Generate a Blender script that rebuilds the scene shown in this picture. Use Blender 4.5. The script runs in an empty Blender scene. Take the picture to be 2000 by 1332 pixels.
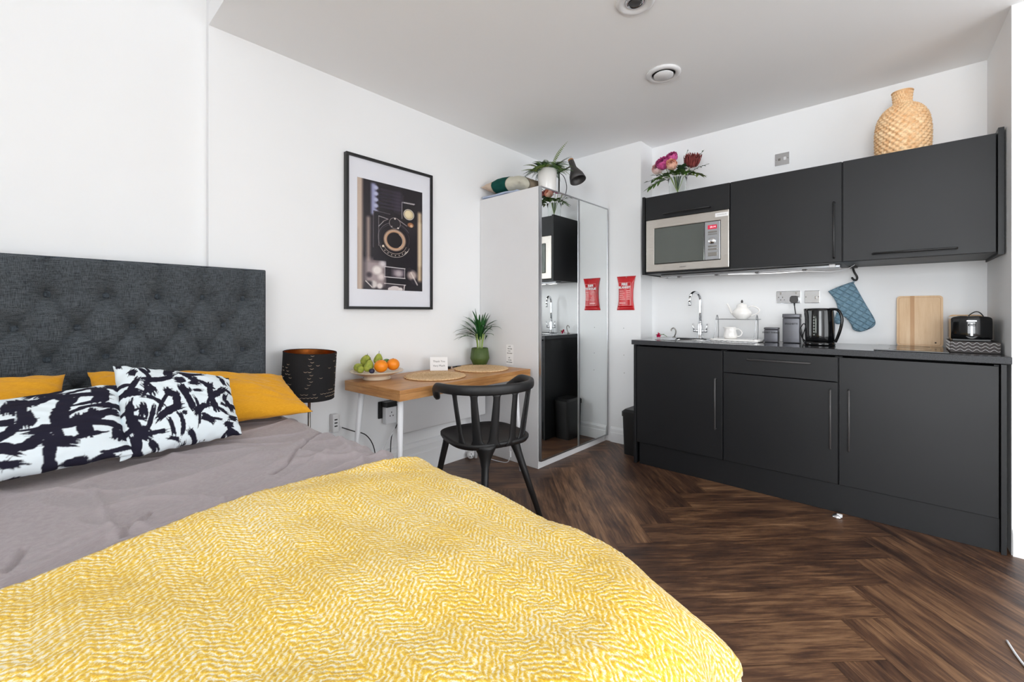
import bpy, bmesh, math, random
import numpy as np
from mathutils import Vector, Matrix
random.seed(7); np.random.seed(7)
S = bpy.context.scene
COL = S.collection
R = math.radians

# ------------------------------------------------------------------ camera
cam = bpy.data.objects.new('camera', bpy.data.cameras.new('camera')); COL.objects.link(cam)
cam.location = (2.535, 0.0, 1.114)
cam.rotation_euler = (R(90), 0, R(42.178))
cam.data.sensor_width = 36; cam.data.lens = 851.69 / 2000 * 36
cam.data.shift_y = -(666 - 609.77) / 2000
cam.data.clip_start = 0.03; cam.data.clip_end = 60
S.camera = cam

# ------------------------------------------------------------------ light
W = bpy.data.worlds.new('world'); S.world = W; W.use_nodes = True
bg = W.node_tree.nodes['Background']
bg.inputs[0].default_value = (0.93, 0.965, 1.0, 1); bg.inputs[1].default_value = 1.2

def area(name, loc, rot, sx, sy, power, col=(1, 1, 1)):
    l = bpy.data.lights.new(name, 'AREA'); l.shape = 'RECTANGLE'; l.size = sx; l.size_y = sy
    l.energy = power; l.color = col
    o = bpy.data.objects.new(name, l); COL.objects.link(o); o.location = loc; o.rotation_euler = rot
    return o
# daylight entering by the window wall behind the bed's near side, and fill from an added, unseen window on the right
area('daylight_window_back', (3.2, -4.75, 1.4), (R(90), 0, 0), 3.4, 2.5, 212, (0.935, 0.972, 1.0))
area('fill_light_right', (5.35, 1.15, 1.2), (R(90), 0, R(90)), 2.6, 2.1, 42, (0.945, 0.976, 1.0))
S.view_settings.view_transform = 'Standard'; S.view_settings.look = 'None'
S.view_settings.gamma = 1.0; S.view_settings.use_curve_mapping = False
S.view_settings.exposure = 0.62
S.cycles.use_denoising = True
S.cycles.max_bounces = 16; S.cycles.diffuse_bounces = 14; S.cycles.glossy_bounces = 6
S.cycles.transmission_bounces = 8; S.cycles.transparent_max_bounces = 12
S.cycles.sample_clamp_indirect = 8

# ------------------------------------------------------------------ materials
def lin(c):
    return tuple(((v / 255) / 12.92 if v / 255 <= .04045 else ((v / 255 + .055) / 1.055) ** 2.4) for v in c)
def c4(c): return (*lin(c), 1)
class NT:
    def __init__(s, name):
        s.m = bpy.data.materials.new(name); s.m.use_nodes = True
        s.t = s.m.node_tree; s.b = s.t.nodes['Principled BSDF']
    def n(s, typ, **kw):
        nd = s.t.nodes.new(typ)
        for k, v in kw.items(): setattr(nd, k, v)
        return nd
    def l(s, a, b): s.t.links.new(a, b)
    def val(s, inp, v): s.b.inputs[inp].default_value = v
    def coord(s, kind='Object'):
        return s.n('ShaderNodeTexCoord').outputs[kind]
    def mapping(s, src, scale=(1, 1, 1), rot=(0, 0, 0)):
        m = s.n('ShaderNodeMapping'); m.inputs['Scale'].default_value = scale; m.inputs['Rotation'].default_value = rot
        s.l(src, m.inputs[0]); return m.outputs[0]
    def noise(s, src, scale, detail=3, rough=.5, dist=0):
        n = s.n('ShaderNodeTexNoise'); n.inputs['Scale'].default_value = scale; n.inputs['Detail'].default_value = detail
        n.inputs['Roughness'].default_value = rough; n.inputs['Distortion'].default_value = dist
        s.l(src, n.inputs['Vector']); return n.outputs['Fac']
    def ramp(s, fac, stops):
        r = s.n('ShaderNodeValToRGB'); e = r.color_ramp.elements
        while len(e) < len(stops): e.new(0.5)
        for i, (p, c) in enumerate(stops): e[i].position = p; e[i].color = c if len(c) == 4 else (*c, 1)
        s.l(fac, r.inputs[0]); return r.outputs[0]
    def math(s, op, a, b=None, c=None):
        m = s.n('ShaderNodeMath', operation=op)
        for i, v in enumerate((a, b, c)):
            if v is None: continue
            if isinstance(v, (int, float)): m.inputs[i].default_value = v
            else: s.l(v, m.inputs[i])
        return m.outputs[0]
    def mix(s, fac, a, b, mode='MIX'):
        m = s.n('ShaderNodeMix', data_type='RGBA', blend_type=mode)
        for k, v in ((0, fac), (6, a), (7, b)):
            if isinstance(v, (int, float)): m.inputs[k].default_value = v
            elif isinstance(v, tuple): m.inputs[k].default_value = v
            else: s.l(v, m.inputs[k])
        return m.outputs[2]
    def bump(s, h, strength=.3, dist=.002):
        b = s.n('ShaderNodeBump'); b.inputs['Strength'].default_value = strength; b.inputs['Distance'].default_value = dist
        s.l(h, b.inputs['Height']); s.l(b.outputs[0], s.b.inputs['Normal'])
def plain(name, col, rough=.5, metal=0, spec=.5, var=.04, vs=6, bump=0, bs=200, bd=.001, **kw):
    k = NT(name); co = k.coord()
    base = c4(col)
    f = k.noise(co, vs, 4)
    lo = tuple(max(0, v * (1 - var)) for v in base[:3]) + (1,); hi = tuple(min(1, v * (1 + var)) for v in base[:3]) + (1,)
    k.l(k.ramp(f, [(.3, lo), (.7, hi)]), k.b.inputs['Base Color'])
    k.val('Roughness', rough); k.val('Metallic', metal); k.val('Specular IOR Level', spec)
    if bump: k.bump(k.noise(co, bs, 2), bump, bd)
    for a, v in kw.items(): k.val(a.replace('_', ' '), v)
    return k.m
M = {}
M['wall'] = plain('wall_paint', (241, 242, 243), .62, var=.012, vs=1.2, bump=.08, bs=90, spec=.3)
M['ceil'] = plain('ceiling_paint', (246, 247, 248), .75, var=.012, vs=1.0, bump=.05, bs=70, spec=.2)
M['trim'] = plain('trim_gloss', (236, 237, 238), .35, var=.01)
M['black'] = plain('black_plastic', (20, 20, 21), .42, var=.1, bump=.05, bs=400)
M['chair'] = plain('chair_black', (27, 27, 28), .48, var=.08, bump=.1, bs=500, bd=.0006)
M['gloss_black'] = plain('gloss_black', (8, 9, 11), .1, var=.05)
M['dark'] = plain('dark_gap', (9, 9, 9), .6)
M['white'] = plain('white_lacquer', (226, 226, 227), .38, var=.01)
M['whitemetal'] = plain('white_metal', (232, 233, 236), .3, var=.02)
M['ceramic'] = plain('white_ceramic', (236, 234, 231), .12, var=.01)
M['chrome'] = plain('chrome', (225, 227, 230), .07, metal=1, var=.02)
M['nickel'] = plain('brushed_nickel', (150, 147, 142), .32, metal=1, var=.06)
M['alu'] = plain('aluminium', (176, 178, 181), .28, metal=1, var=.03)
M['mirror'] = plain('mirror_silver', (238, 241, 241), .004, metal=1, var=.002)
M['paper'] = plain('paper', (240, 240, 240), .7, var=.01)
M['mat'] = plain('picture_mat', (228, 229, 236), .22, var=.005, spec=.6)
M['orange'] = plain('orange_peel', (240, 138, 14), .42, var=.1, vs=25, bump=.4, bs=260)
M['leaf'] = plain('leaf', (88, 124, 54), .5, var=.35, vs=14)
M['leafdark'] = plain('leaf_dark', (56, 84, 52), .5, var=.35, vs=14)
M['leaflite'] = plain('leaf_light', (120, 138, 60), .5, var=.3, vs=14)
M['greenpot'] = plain('green_pot', (68, 88, 36), .55, var=.06)
M['stemgreen'] = plain('pale_stem', (150, 172, 96), .5, var=.2)
M['soil'] = plain('soil', (50, 38, 28), .9, var=.4, vs=60, bump=.6, bs=150, bd=.004)
M['pinkf'] = plain('pink_petal', (214, 92, 158), .55, var=.3, vs=30)
M['roseA'] = plain('peach_petal', (246, 200, 178), .55, var=.12, vs=25)
M['roseB'] = plain('blush_petal', (234, 208, 204), .55, var=.12, vs=25)
M['protea'] = plain('protea_petal', (150, 72, 70), .6, var=.4, vs=30)
M['magenta'] = plain('magenta_petal', (206, 28, 92), .5, var=.2, vs=30)
M['red'] = plain('red_pouch', (196, 22, 32), .28, var=.15, vs=9, bump=.3, bs=26, bd=.004)
M['redlight'] = plain('pale_print', (240, 176, 172), .5, var=.03)
M['cork'] = plain('cork_wood', (176, 122, 74), .6, var=.2, vs=20)
M['lampgrey'] = plain('lamp_grey', (62, 60, 60), .42, var=.05)
M['bluecloth'] = plain('blue_grey_cloth', (176, 188, 212), .8, var=.06, bump=.3, bs=120)
M['outsidewood'] = plain('bed_base_fabric', (52, 56, 60), .9, var=.15, vs=90)
M['copper'] = plain('copper_lining', (190, 112, 52), .3, metal=1, var=.25, vs=30)
M['shade'] = plain('lamp_shade_black', (16, 15, 18), .85, var=.15, vs=40)
M['sheetmetal'] = plain('sink_steel', (205, 207, 210), .16, metal=1, var=.05)
M['tin'] = plain('canister_grey', (88, 88, 94), .33, metal=.35, var=.08)
M['stoneware'] = plain('cream_stoneware', (214, 196, 172), .32, var=.06)
M['mustard'] = None

def glass(name, col=(1, 1, 1, 1), rough=.02):
    k = NT(name); k.val('Base Color', col); k.val('Roughness', rough); k.val('Transmission Weight', 1.0); k.val('IOR', 1.45)
    return k.m
M['glass'] = glass('clear_glass', (.97, .99, .98, 1), 0); M['glass'].node_tree.nodes['Principled BSDF'].inputs['IOR'].default_value = 1.14

def fabric(name, ca, cb, rough=.9, fine=900, bump=.25, patch=.12, vs=5):
    k = NT(name); co = k.coord()
    a = k.noise(k.mapping(co, (1, 1, .06)), fine, 2, .6)
    b = k.noise(k.mapping(co, (.06, .06, 1)), fine, 2, .6)
    s = k.math('ADD', k.math('MULTIPLY', a, .5), k.math('MULTIPLY', b, .5))
    col = k.ramp(s, [(.40, c4(ca)), (.60, c4(cb))])
    pf = k.noise(co, vs, 3)
    col = k.mix(k.math('MULTIPLY', pf, patch), col, c4(tuple(v * .7 for v in ca)))
    k.l(col, k.b.inputs['Base Color']); k.val('Roughness', rough); k.val('Specular IOR Level', .2)
    k.val('Sheen Weight', .15)
    k.bump(s, bump, .0012); return k.m
M['headboard'] = fabric('headboard_melange', (44, 49, 54), (96, 102, 107), fine=620, patch=.3)
M['button'] = fabric('button_fabric', (36, 42, 48), (80, 88, 96), fine=400)
M['duvet'] = fabric('grey_cotton', (160, 150, 152), (172, 163, 165), fine=1200, bump=.1, patch=.1, vs=2.5)
M['mustard'] = fabric('mustard_cotton', (216, 150, 28), (234, 170, 44), fine=1200, bump=.1, patch=.1)
M['mitt'] = fabric('mitt_blue', (74, 108, 128), (106, 138, 156), fine=900, patch=.2)

# woven yellow throw: chevron yarns over UV metres
def throw_mat():
    k = NT('yellow_chevron_wool'); uv = k.n('ShaderNodeTexCoord').outputs['UV']
    nz = k.n('ShaderNodeTexNoise'); nz.inputs['Scale'].default_value = 60; nz.inputs['Detail'].default_value = 2
    k.l(uv, nz.inputs['Vector'])
    wob = k.math('MULTIPLY', k.math('SUBTRACT', nz.outputs['Fac'], .5), .020)
    sp = k.n('ShaderNodeSeparateXYZ'); k.l(uv, sp.inputs[0])
    u, v = sp.outputs[0], sp.outputs[1]
    P = .10
    tri = k.math('MULTIPLY', k.math('PINGPONG', u, P / 2), .9)
    ph = k.math('MULTIPLY', k.math('ADD', k.math('ADD', v, tri), wob), 2 * math.pi / .0112)
    st = k.math('ADD', k.math('MULTIPLY', k.math('SINE', ph), .5), .5)
    ph2 = k.math('MULTIPLY', k.math('ADD', u, k.math('MULTIPLY', wob, 1.0)), 2 * math.pi / .0105)
    st2 = k.math('ADD', k.math('MULTIPLY', k.math('SINE', ph2), .5), .5)
    fz = k.noise(uv, 300, 4, .75)
    big = k.noise(uv, 5, 3)
    f = k.math('ADD', k.math('ADD', k.math('MULTIPLY', st, .42), k.math('MULTIPLY', st2, .24)), k.math('MULTIPLY', k.math('SUBTRACT', fz, .5), 1.9))
    f = k.math('ADD', f, k.math('MULTIPLY', k.math('SUBTRACT', big, .5), .5))
    col = k.ramp(f, [(.0, c4((250, 240, 212))), (.20, c4((247, 220, 138))), (.36, c4((240, 200, 62))), (.85, c4((212, 158, 22)))])
    k.l(col, k.b.inputs['Base Color']); k.val('Roughness', .95); k.val('Specular IOR Level', .1); k.val('Sheen Weight', .3)
    h = k.math('ADD', k.math('MULTIPLY', st, .6), k.math('ADD', k.math('MULTIPLY', st2, .3), k.math('MULTIPLY', fz, .8)))
    k.bump(h, .55, .004); return k.m
M['throw'] = throw_mat()

def wood_uv(name, stops, rough=.35, lscale=1.0, bump=.12, tonev=.08):
    """u runs along the board (metres), v across; attribute 'tone' varies per board"""
    k = NT(name); uv = k.n('ShaderNodeTexCoord').outputs['UV']
    m = k.mapping(uv, (2.2 * lscale, 26 * lscale, 1))
    a = k.noise(m, 2.2, 6, .62, .6)
    m2 = k.mapping(uv, (6 * lscale, 150 * lscale, 1)); b = k.noise(m2, 2.4, 5, .7)
    m3 = k.mapping(uv, (1.6 * lscale, 6 * lscale, 1)); c = k.noise(m3, 1.6, 4, .55, .4)
    at = k.n('ShaderNodeAttribute'); at.attribute_name = 'tone'
    f = k.math('ADD', k.math('ADD', k.math('MULTIPLY', a, .45), k.math('MULTIPLY', b, .22)), k.math('ADD', k.math('MULTIPLY', c, .45), k.math('MULTIPLY', k.math('SUBTRACT', at.outputs['Fac'], .5), tonev)))
    k.l(k.ramp(f, [(p, c4(q)) for p, q in stops]), k.b.inputs['Base Color'])
    k.val('Roughness', rough); k.l(k.math('ADD', k.math('MULTIPLY', b, .18), rough - .08), k.b.inputs['Roughness'])
    k.bump(k.math('ADD', b, a), bump, .0015); return k.m
M['floor'] = wood_uv('floor_oak_dark', [(.38, (33, 22, 18)), (.48, (64, 43, 33)), (.56, (92, 64, 46)), (.66, (132, 98, 70)), (.78, (166, 130, 98))], .40, 1.0, .25)
M['desk'] = wood_uv('bamboo_desk', [(.30, (140, 88, 44)), (.5, (178, 124, 72)), (.62, (198, 146, 92)), (.78, (214, 168, 116))], .38, 1.3, .08)
M['boardwood'] = wood_uv('board_bamboo', [(.3, (196, 152, 106)), (.5, (222, 184, 140)), (.75, (236, 204, 164))], .45, 1.2, .05)
M['boardstripe'] = wood_uv('board_stripe', [(.3, (176, 124, 74)), (.6, (200, 152, 102)), (.8, (214, 170, 120))], .45, 1.2, .05)

def cab_mat():
    k = NT('charcoal_cabinet'); co = k.coord()
    g = k.noise(k.mapping(co, (1, 1, 18)), 26, 3, .6); f = k.noise(co, 700, 2)
    p = k.noise(co, 2.0, 3)
    col = k.mix(k.math('MULTIPLY', f, .5), c4((21, 22, 24)), c4((32, 33, 36)))
    k.l(col, k.b.inputs['Base Color']); k.l(k.math('ADD', k.math('MULTIPLY', p, .12), .40), k.b.inputs['Roughness'])
    k.val('Specular IOR Level', .36)
    k.bump(k.math('ADD', f, g), .08, .0006); return k.m
M['cab'] = cab_mat()
def stone():
    k = NT('worktop_dark_laminate'); co = k.coord()
    f = k.noise(co, 260, 3, .7)
    k.l(k.ramp(f, [(.35, c4((24, 25, 27))), (.6, c4((56, 58, 62))), (.8, c4((84, 86, 90)))]), k.b.inputs['Base Color'])
    ge = k.n('ShaderNodeNewGeometry'); sz = k.n('ShaderNodeSeparateXYZ'); k.l(ge.outputs['True Normal'], sz.inputs[0])
    k.l(k.math('SUBTRACT', .62, k.math('MULTIPLY', k.math('GREATER_THAN', sz.outputs[2], .7), .52)), k.b.inputs['Roughness'])
    k.val('Specular IOR Level', .6); k.bump(f, .03, .0003); return k.m
M['worktop'] = stone()
def steel():
    k = NT('brushed_steel'); co = k.coord()
    f = k.noise(k.mapping(co, (1, 1, 60)), 18, 3, .6); g = k.noise(co, 3, 2)
    k.l(k.mix(g, c4((186, 178, 168)), c4((206, 203, 198))), k.b.inputs['Base Color'])
    k.val('Metallic', 1); k.l(k.math('ADD', k.math('MULTIPLY', f, .2), .2), k.b.inputs['Roughness']); return k.m
M['steel'] = steel()
def woven(name, ca, cb, scale, rot=0):
    k = NT(name); co = k.coord()
    a = k.noise(k.mapping(co, (1, 1, 1)), scale, 3, .6, 1.0)
    k.l(k.ramp(a, [(.3, c4(ca)), (.65, c4(cb))]), k.b.inputs['Base Color']); k.val('Roughness', .7)
    k.bump(a, .5, .003); return k.m
M['rattan'] = woven('rattan', (222, 172, 120), (246, 216, 174), 26)
M['seagrass'] = woven('seagrass', (204, 160, 108), (240, 208, 164), 90)
M['pear'] = woven('green_pear_skin', (120, 138, 38), (176, 178, 76), 22)
M['plum'] = plain('dark_plum', (38, 38, 66), .4, var=.2)
M['display'] = NT('red_display').m
_k = M['display'].node_tree.nodes['Principled BSDF']
_k.inputs['Base Color'].default_value = (.15, .0, .01, 1); _k.inputs['Emission Color'].default_value = (1, .03, .1, 1); _k.inputs['Emission Strength'].default_value = .35
M['digits'] = NT('lit_digits').m
_k = M['digits'].node_tree.nodes['Principled BSDF']
_k.inputs['Base Color'].default_value = (1, .5, .5, 1); _k.inputs['Emission Color'].default_value = (1, .45, .5, 1); _k.inputs['Emission Strength'].default_value = 1.2
M['ovenglass'] = plain('oven_glass', (96, 100, 96), .07, metal=.75, var=.03)
M['window_glass'] = glass('window_glass')

def vcol_mat(name, rough=.5, bumpscale=0, spec=.5, attr='print'):
    k = NT(name); a = k.n('ShaderNodeAttribute'); a.attribute_name = attr
    k.l(a.outputs['Color'], k.b.inputs['Base Color']); k.val('Roughness', rough); k.val('Specular IOR Level', spec)
    if bumpscale: k.bump(k.noise(k.coord(), bumpscale, 2), .15, .001)
    return k.m
M['print'] = vcol_mat('camera_print', .25, spec=.6)
M['bwcloth'] = vcol_mat('brushstroke_cotton', .9, 900, .2)
M['patch'] = vcol_mat('patchwork_linen', .9, 600, .2)
M['zigzag'] = vcol_mat('zigzag_tray', .6)

# ------------------------------------------------------------------ mesh helpers
def frame_from(d):
    d = Vector(d).normalized(); up = Vector((0, 0, 1)) if abs(d.z) < .95 else Vector((1, 0, 0))
    a = d.cross(up).normalized(); return a, a.cross(d).normalized()
class MB:
    def __init__(s): s.v = []; s.f = []; s.sm = []
    def add(s, vs, fs, smooth=False):
        o = len(s.v); s.v += [tuple(p) for p in vs]; s.f += [tuple(i + o for i in f) for f in fs]; s.sm += [smooth] * len(fs); return s
    def box(s, x0, x1, y0, y1, z0, z1, bev=0, seg=2):
        if bev <= 0:
            v = [(x, y, z) for x in (x0, x1) for y in (y0, y1) for z in (z0, z1)]
            return s.add(v, [(0, 1, 3, 2), (4, 6, 7, 5), (0, 4, 5, 1), (2, 3, 7, 6), (0, 2, 6, 4), (1, 5, 7, 3)])
        bm = bmesh.new(); bmesh.ops.create_cube(bm, size=1)
        for w in bm.verts: w.co = Vector(((x0 + x1) / 2 + w.co.x * (x1 - x0), (y0 + y1) / 2 + w.co.y * (y1 - y0), (z0 + z1) / 2 + w.co.z * (z1 - z0)))
        bmesh.ops.bevel(bm, geom=list(bm.edges), offset=bev, segments=seg, profile=.6, affect='EDGES')
        bm.verts.index_update()
        s.add([w.co[:] for w in bm.verts], [[w.index for w in f.verts] for f in bm.faces], seg > 2); bm.free(); return s
    def lathe(s, prof, c=(0, 0, 0), n=32, axis=(0, 0, 1), smooth=True, rf=None, cap=True):
        ax = Vector(axis).normalized(); a, b = frame_from(ax)
        if abs(ax.z) > .95: a, b = Vector((1, 0, 0)), Vector((0, 1, 0))
        c = Vector(c); vs = []; fs = []
        for r, z in prof:
            for i in range(n):
                t = 2 * math.pi * i / n; rr = r * (rf(t, z) if rf else 1)
                vs.append(c + ax * z + a * math.cos(t) * rr + b * math.sin(t) * rr)
        for j in range(len(prof) - 1):
            for i in range(n):
                k = (i + 1) % n; fs.append((j * n + i, j * n + k, (j + 1) * n + k, (j + 1) * n + i))
        if cap:
            if prof[0][0] > 1e-6: fs.append(tuple(range(n))[::-1])
            if prof[-1][0] > 1e-6: fs.append(tuple((len(prof) - 1) * n + i for i in range(n)))
        return s.add(vs, fs, smooth)
    def cyl(s, p, q, r, r2=None, n=20, smooth=True):
        p, q = Vector(p), Vector(q); L = (q - p).length
        return s.lathe([(r, 0), (r if r2 is None else r2, L)], p, n, q - p, smooth)
    def tube(s, pts, r, n=8, flat=None, closed=False):
        """sweep a circle (or an ellipse (w,h) via flat) along points; r scalar or list"""
        P = [Vector(p) for p in pts]; N = len(P); vs = []; fs = []
        rs = r if isinstance(r, (list, tuple)) else [r] * N
        up = None
        for i, p in enumerate(P):
            d = (P[(i + 1) % N] - P[i - 1]) if closed else (P[min(i + 1, N - 1)] - P[max(i - 1, 0)])
            d.normalize()
            if up is None: up = frame_from(d)[1]
            a = d.cross(up)
            if a.length < 1e-5: a = frame_from(d)[0]
            a.normalize(); up = a.cross(d).normalized()
            for k in range(n):
                t = 2 * math.pi * k / n; w = rs[i]; h = rs[i]
                if flat: w, h = flat[0] * rs[i], flat[1] * rs[i]
                vs.append(p + a * math.cos(t) * w + up * math.sin(t) * h)
        M_ = N if closed else N - 1
        for j in range(M_):
            for k in range(n):
                k2 = (k + 1) % n; j2 = (j + 1) % N
                fs.append((j * n + k, j * n + k2, j2 * n + k2, j2 * n + k))
        if not closed: fs += [tuple(range(n))[::-1], tuple((N - 1) * n + k for k in range(n))]
        return s.add(vs, fs, True)
    def ball(s, c, r, n=16, m=10, rot=None):
        rx, ry, rz = r if isinstance(r, (tuple, list)) else (r, r, r); vs = []; fs = []; c = Vector(c)
        for j in range(m + 1):
            ph = math.pi * j / m
            for i in range(n):
                t = 2 * math.pi * i / n
                p = Vector((rx * math.sin(ph) * math.cos(t), ry * math.sin(ph) * math.sin(t), rz * math.cos(ph)))
                if rot: p = rot @ p
                vs.append(c + p)
        for j in range(m):
            for i in range(n):
                k = (i + 1) % n; fs.append((j * n + i, (j + 1) * n + i, (j + 1) * n + k, j * n + k))
        return s.add(vs, fs, True)
    def prism(s, poly, d0, d1, fn, smooth=False):
        """poly 2D list; fn(u, v, d) -> point"""
        n = len(poly); vs = [fn(u, v, d0) for u, v in poly] + [fn(u, v, d1) for u, v in poly]
        fs = [tuple(range(n))[::-1], tuple(range(n, 2 * n))] + [(i, (i + 1) % n, n + (i + 1) % n, n + i) for i in range(n)]
        return s.add(vs, fs, smooth)
    def grid(s, pts, nu, nv, smooth=True, cu=False):
        fs = []
        for j in range(nv - 1):
            for i in range(nu if cu else nu - 1):
                k = (i + 1) % nu; fs.append((j * nu + i, j * nu + k, (j + 1) * nu + k, (j + 1) * nu + i))
        return s.add(pts, fs, smooth)
    def leaf(s, base, d, L, w, droop=0, up=None, curl=.0):
        """pointed leaf blade with a mid fold"""
        base = Vector(base); d = Vector(d).normalized(); a, u = frame_from(d)
        if up is not None: a = d.cross(Vector(up)).normalized(); u = a.cross(d)
        pts = []; N = 5
        for i in range(N + 1):
            t = i / N; c = base + d * L * t + Vector((0, 0, -1)) * droop * L * t * t
            ww = w * (math.sin(math.pi * min(t * .92 + .08, 1))) ** .8 * (1 if t < 1 else 0) if t < 1 else 0.0
            pts += [c - a * ww + u * ww * .25, c, c + a * ww + u * ww * .25]
        fs = []
        for i in range(N):
            for k in (0, 1): fs.append((i * 3 + k, i * 3 + k + 1, (i + 1) * 3 + k + 1, (i + 1) * 3 + k))
        return s.add(pts, fs, True)
    def build(s, name, mat, parent=None, world=True, fix=True):
        me = bpy.data.meshes.new(name)
        off = Vector((0, 0, 0))
        if parent is not None and world: off = wloc(parent)
        inv = None
        if parent is not None and world and wrot(parent) != 0: inv = Matrix.Rotation(-wrot(parent), 3, 'Z')
        vs = [(Vector(p) - off) for p in s.v]
        if inv: vs = [inv @ p for p in vs]
        me.from_pydata([tuple(p) for p in vs], [], s.f); me.update()
        me.polygons.foreach_set('use_smooth', s.sm)
        if fix:
            bm = bmesh.new(); bm.from_mesh(me); bmesh.ops.recalc_face_normals(bm, faces=bm.faces); bm.to_mesh(me); bm.free()
        o = bpy.data.objects.new(name, me); COL.objects.link(o)
        if mat is not None: me.materials.append(M[mat] if isinstance(mat, str) else mat)
        if parent is not None: o.parent = parent
        return o
def wloc(o):
    p = Vector(o.location)
    while o.parent is not None: o = o.parent; p = p + Vector(o.location)
    return p
def wrot(o):
    while o.parent is not None: o = o.parent
    return o.rotation_euler.z
def tag(o, label, cat, group=None):
    o['label'] = label; o['category'] = cat
    if group: o['group'] = group
    return o
def thing(name, label, cat, loc=(0, 0, 0), group=None):
    o = bpy.data.objects.new(name, None); COL.objects.link(o); o.location = loc; o.empty_display_size = .05
    return tag(o, label, cat, group)
def struct(o): o['kind'] = 'structure'; return o
def copy_thing(src, loc, label, rotz=None):
    r = src.copy(); COL.objects.link(r); r.location = loc; r['label'] = label
    if rotz is not None: r.rotation_euler.z = rotz
    for ch in list(src.children):
        c = ch.copy(); COL.objects.link(c); c.parent = r
        for g in list(ch.children): d = g.copy(); COL.objects.link(d); d.parent = c
    return r
def text(body, size, mat, parent, origin, right, up, depth=.0004, name='lettering', bold=0, spacing=1.0):
    cu = bpy.data.curves.new('t', 'FONT'); cu.body = body; cu.size = size; cu.align_x = 'CENTER'; cu.align_y = 'CENTER'
    cu.extrude = depth; cu.offset = bold; cu.resolution_u = 3; cu.space_character = spacing
    to = bpy.data.objects.new('t', cu); COL.objects.link(to)
    dg = bpy.context.evaluated_depsgraph_get(); me = bpy.data.meshes.new_from_object(to.evaluated_get(dg))
    bpy.data.objects.remove(to); bpy.data.curves.remove(cu)
    me.name = name; me.materials.clear(); me.materials.append(M[mat])
    o = bpy.data.objects.new(name, me); COL.objects.link(o)
    r_, u_ = Vector(right).normalized(), Vector(up).normalized(); n_ = r_.cross(u_)
    m = Matrix((r_, u_, n_)).transposed().to_4x4(); m.translation = Vector(origin)
    if parent is not None:
        off = Matrix.Translation(wloc(parent)) @ Matrix.Rotation(wrot(parent), 4, 'Z')
        m = off.inverted() @ m; o.parent = parent
    me.transform(m); return o
def arc(c, r, a0, a1, n, ex, ey):
    c, ex, ey = Vector(c), Vector(ex), Vector(ey)
    return [c + ex * r * math.cos(a0 + (a1 - a0) * i / n) + ey * r * math.sin(a0 + (a1 - a0) * i / n) for i in range(n + 1)]
def smoothpath(pts, n=6):
    P = [Vector(p) for p in pts]; P = [2 * P[0] - P[1]] + P + [2 * P[-1] - P[-2]]; out = []
    for i in range(1, len(P) - 2):
        for k in range(n):
            t = k / n; a, b, c, d = P[i - 1], P[i], P[i + 1], P[i + 2]
            out.append(.5 * ((2 * b) + (c - a) * t + (2 * a - 5 * b + 4 * c - d) * t * t + (3 * b - a - 3 * c + d) * t ** 3))
    out.append(P[-2]); return out
# value noise for cloth
_NG = np.random.RandomState(3).rand(64, 64)
def vnoise(x, y):
    x = np.asarray(x, float); y = np.asarray(y, float)
    xi = np.floor(x).astype(int); yi = np.floor(y).astype(int); fx = x - xi; fy = y - yi
    fx = fx * fx * (3 - 2 * fx); fy = fy * fy * (3 - 2 * fy)
    g = lambda a, b: _NG[a % 64, b % 64]
    return (g(xi, yi) * (1 - fx) * (1 - fy) + g(xi + 1, yi) * fx * (1 - fy) + g(xi, yi + 1) * (1 - fx) * fy + g(xi + 1, yi + 1) * fx * fy) - .5
def set_attr(me, name, cols):
    a = me.color_attributes.new(name, 'FLOAT_COLOR', 'POINT')
    arr = np.ones((len(me.vertices), 4), dtype=np.float32); arr[:, :3] = cols; a.data.foreach_set('color', arr.ravel())
def np_mesh(name, V, F, mat, parent=None, uv=None):
    """fast quad grid mesh from numpy arrays; uv per vertex"""
    me = bpy.data.meshes.new(name); n = len(V); m = len(F)
    off = np.array(wloc(parent)) if parent is not None else np.zeros(3)
    me.vertices.add(n); me.vertices.foreach_set('co', (V - off).astype(np.float32).ravel())
    me.loops.add(m * 4); me.loops.foreach_set('vertex_index', F.astype(np.int32).ravel())
    me.polygons.add(m); me.polygons.foreach_set('loop_start', np.arange(0, m * 4, 4, dtype=np.int32))
    try: me.polygons.foreach_set('loop_total', np.full(m, 4, dtype=np.int32))
    except Exception: pass
    me.update(calc_edges=True); me.validate()
    me.polygons.foreach_set('use_smooth', np.ones(len(me.polygons), dtype=bool))
    if uv is not None:
        l = me.uv_layers.new(name='UVMap'); l.data.foreach_set('uv', uv[F.ravel()].astype(np.float32).ravel())
    me.materials.append(M[mat]); o = bpy.data.objects.new(name, me); COL.objects.link(o)
    if parent is not None: o.parent = parent
    return o
def quads(nu, nv, flip=False):
    j, i = np.meshgrid(np.arange(nv - 1), np.arange(nu - 1), indexing='ij')
    a = (j * nu + i).ravel(); F = np.stack([a, a + 1, a + nu + 1, a + nu], 1)
    return F[:, ::-1] if flip else F

# ------------------------------------------------------------------ room shell
YK, YF, XR, ZC, ZH = 3.583, 3.365, 5.2, 2.521, 3.5      # kitchen wall, far wall, right side, ceilings
YB = -4.6
def wallbox(name, *a): return struct(MB().box(*a).build(name, 'wall'))
wallbox('wall_left', -.19, 0, .585, YK + .15, 0, ZH)
wallbox('wall_left_near', -.19, -.04, YB - .15, .585, 0, ZH)
wallbox('wall_far', -.15, .914, YF, YK + .15, 0, ZC + .1)
wallbox('wall_kitchen', .914, 2.875, YK, YK + .15, 0, ZC + .1)
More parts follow.
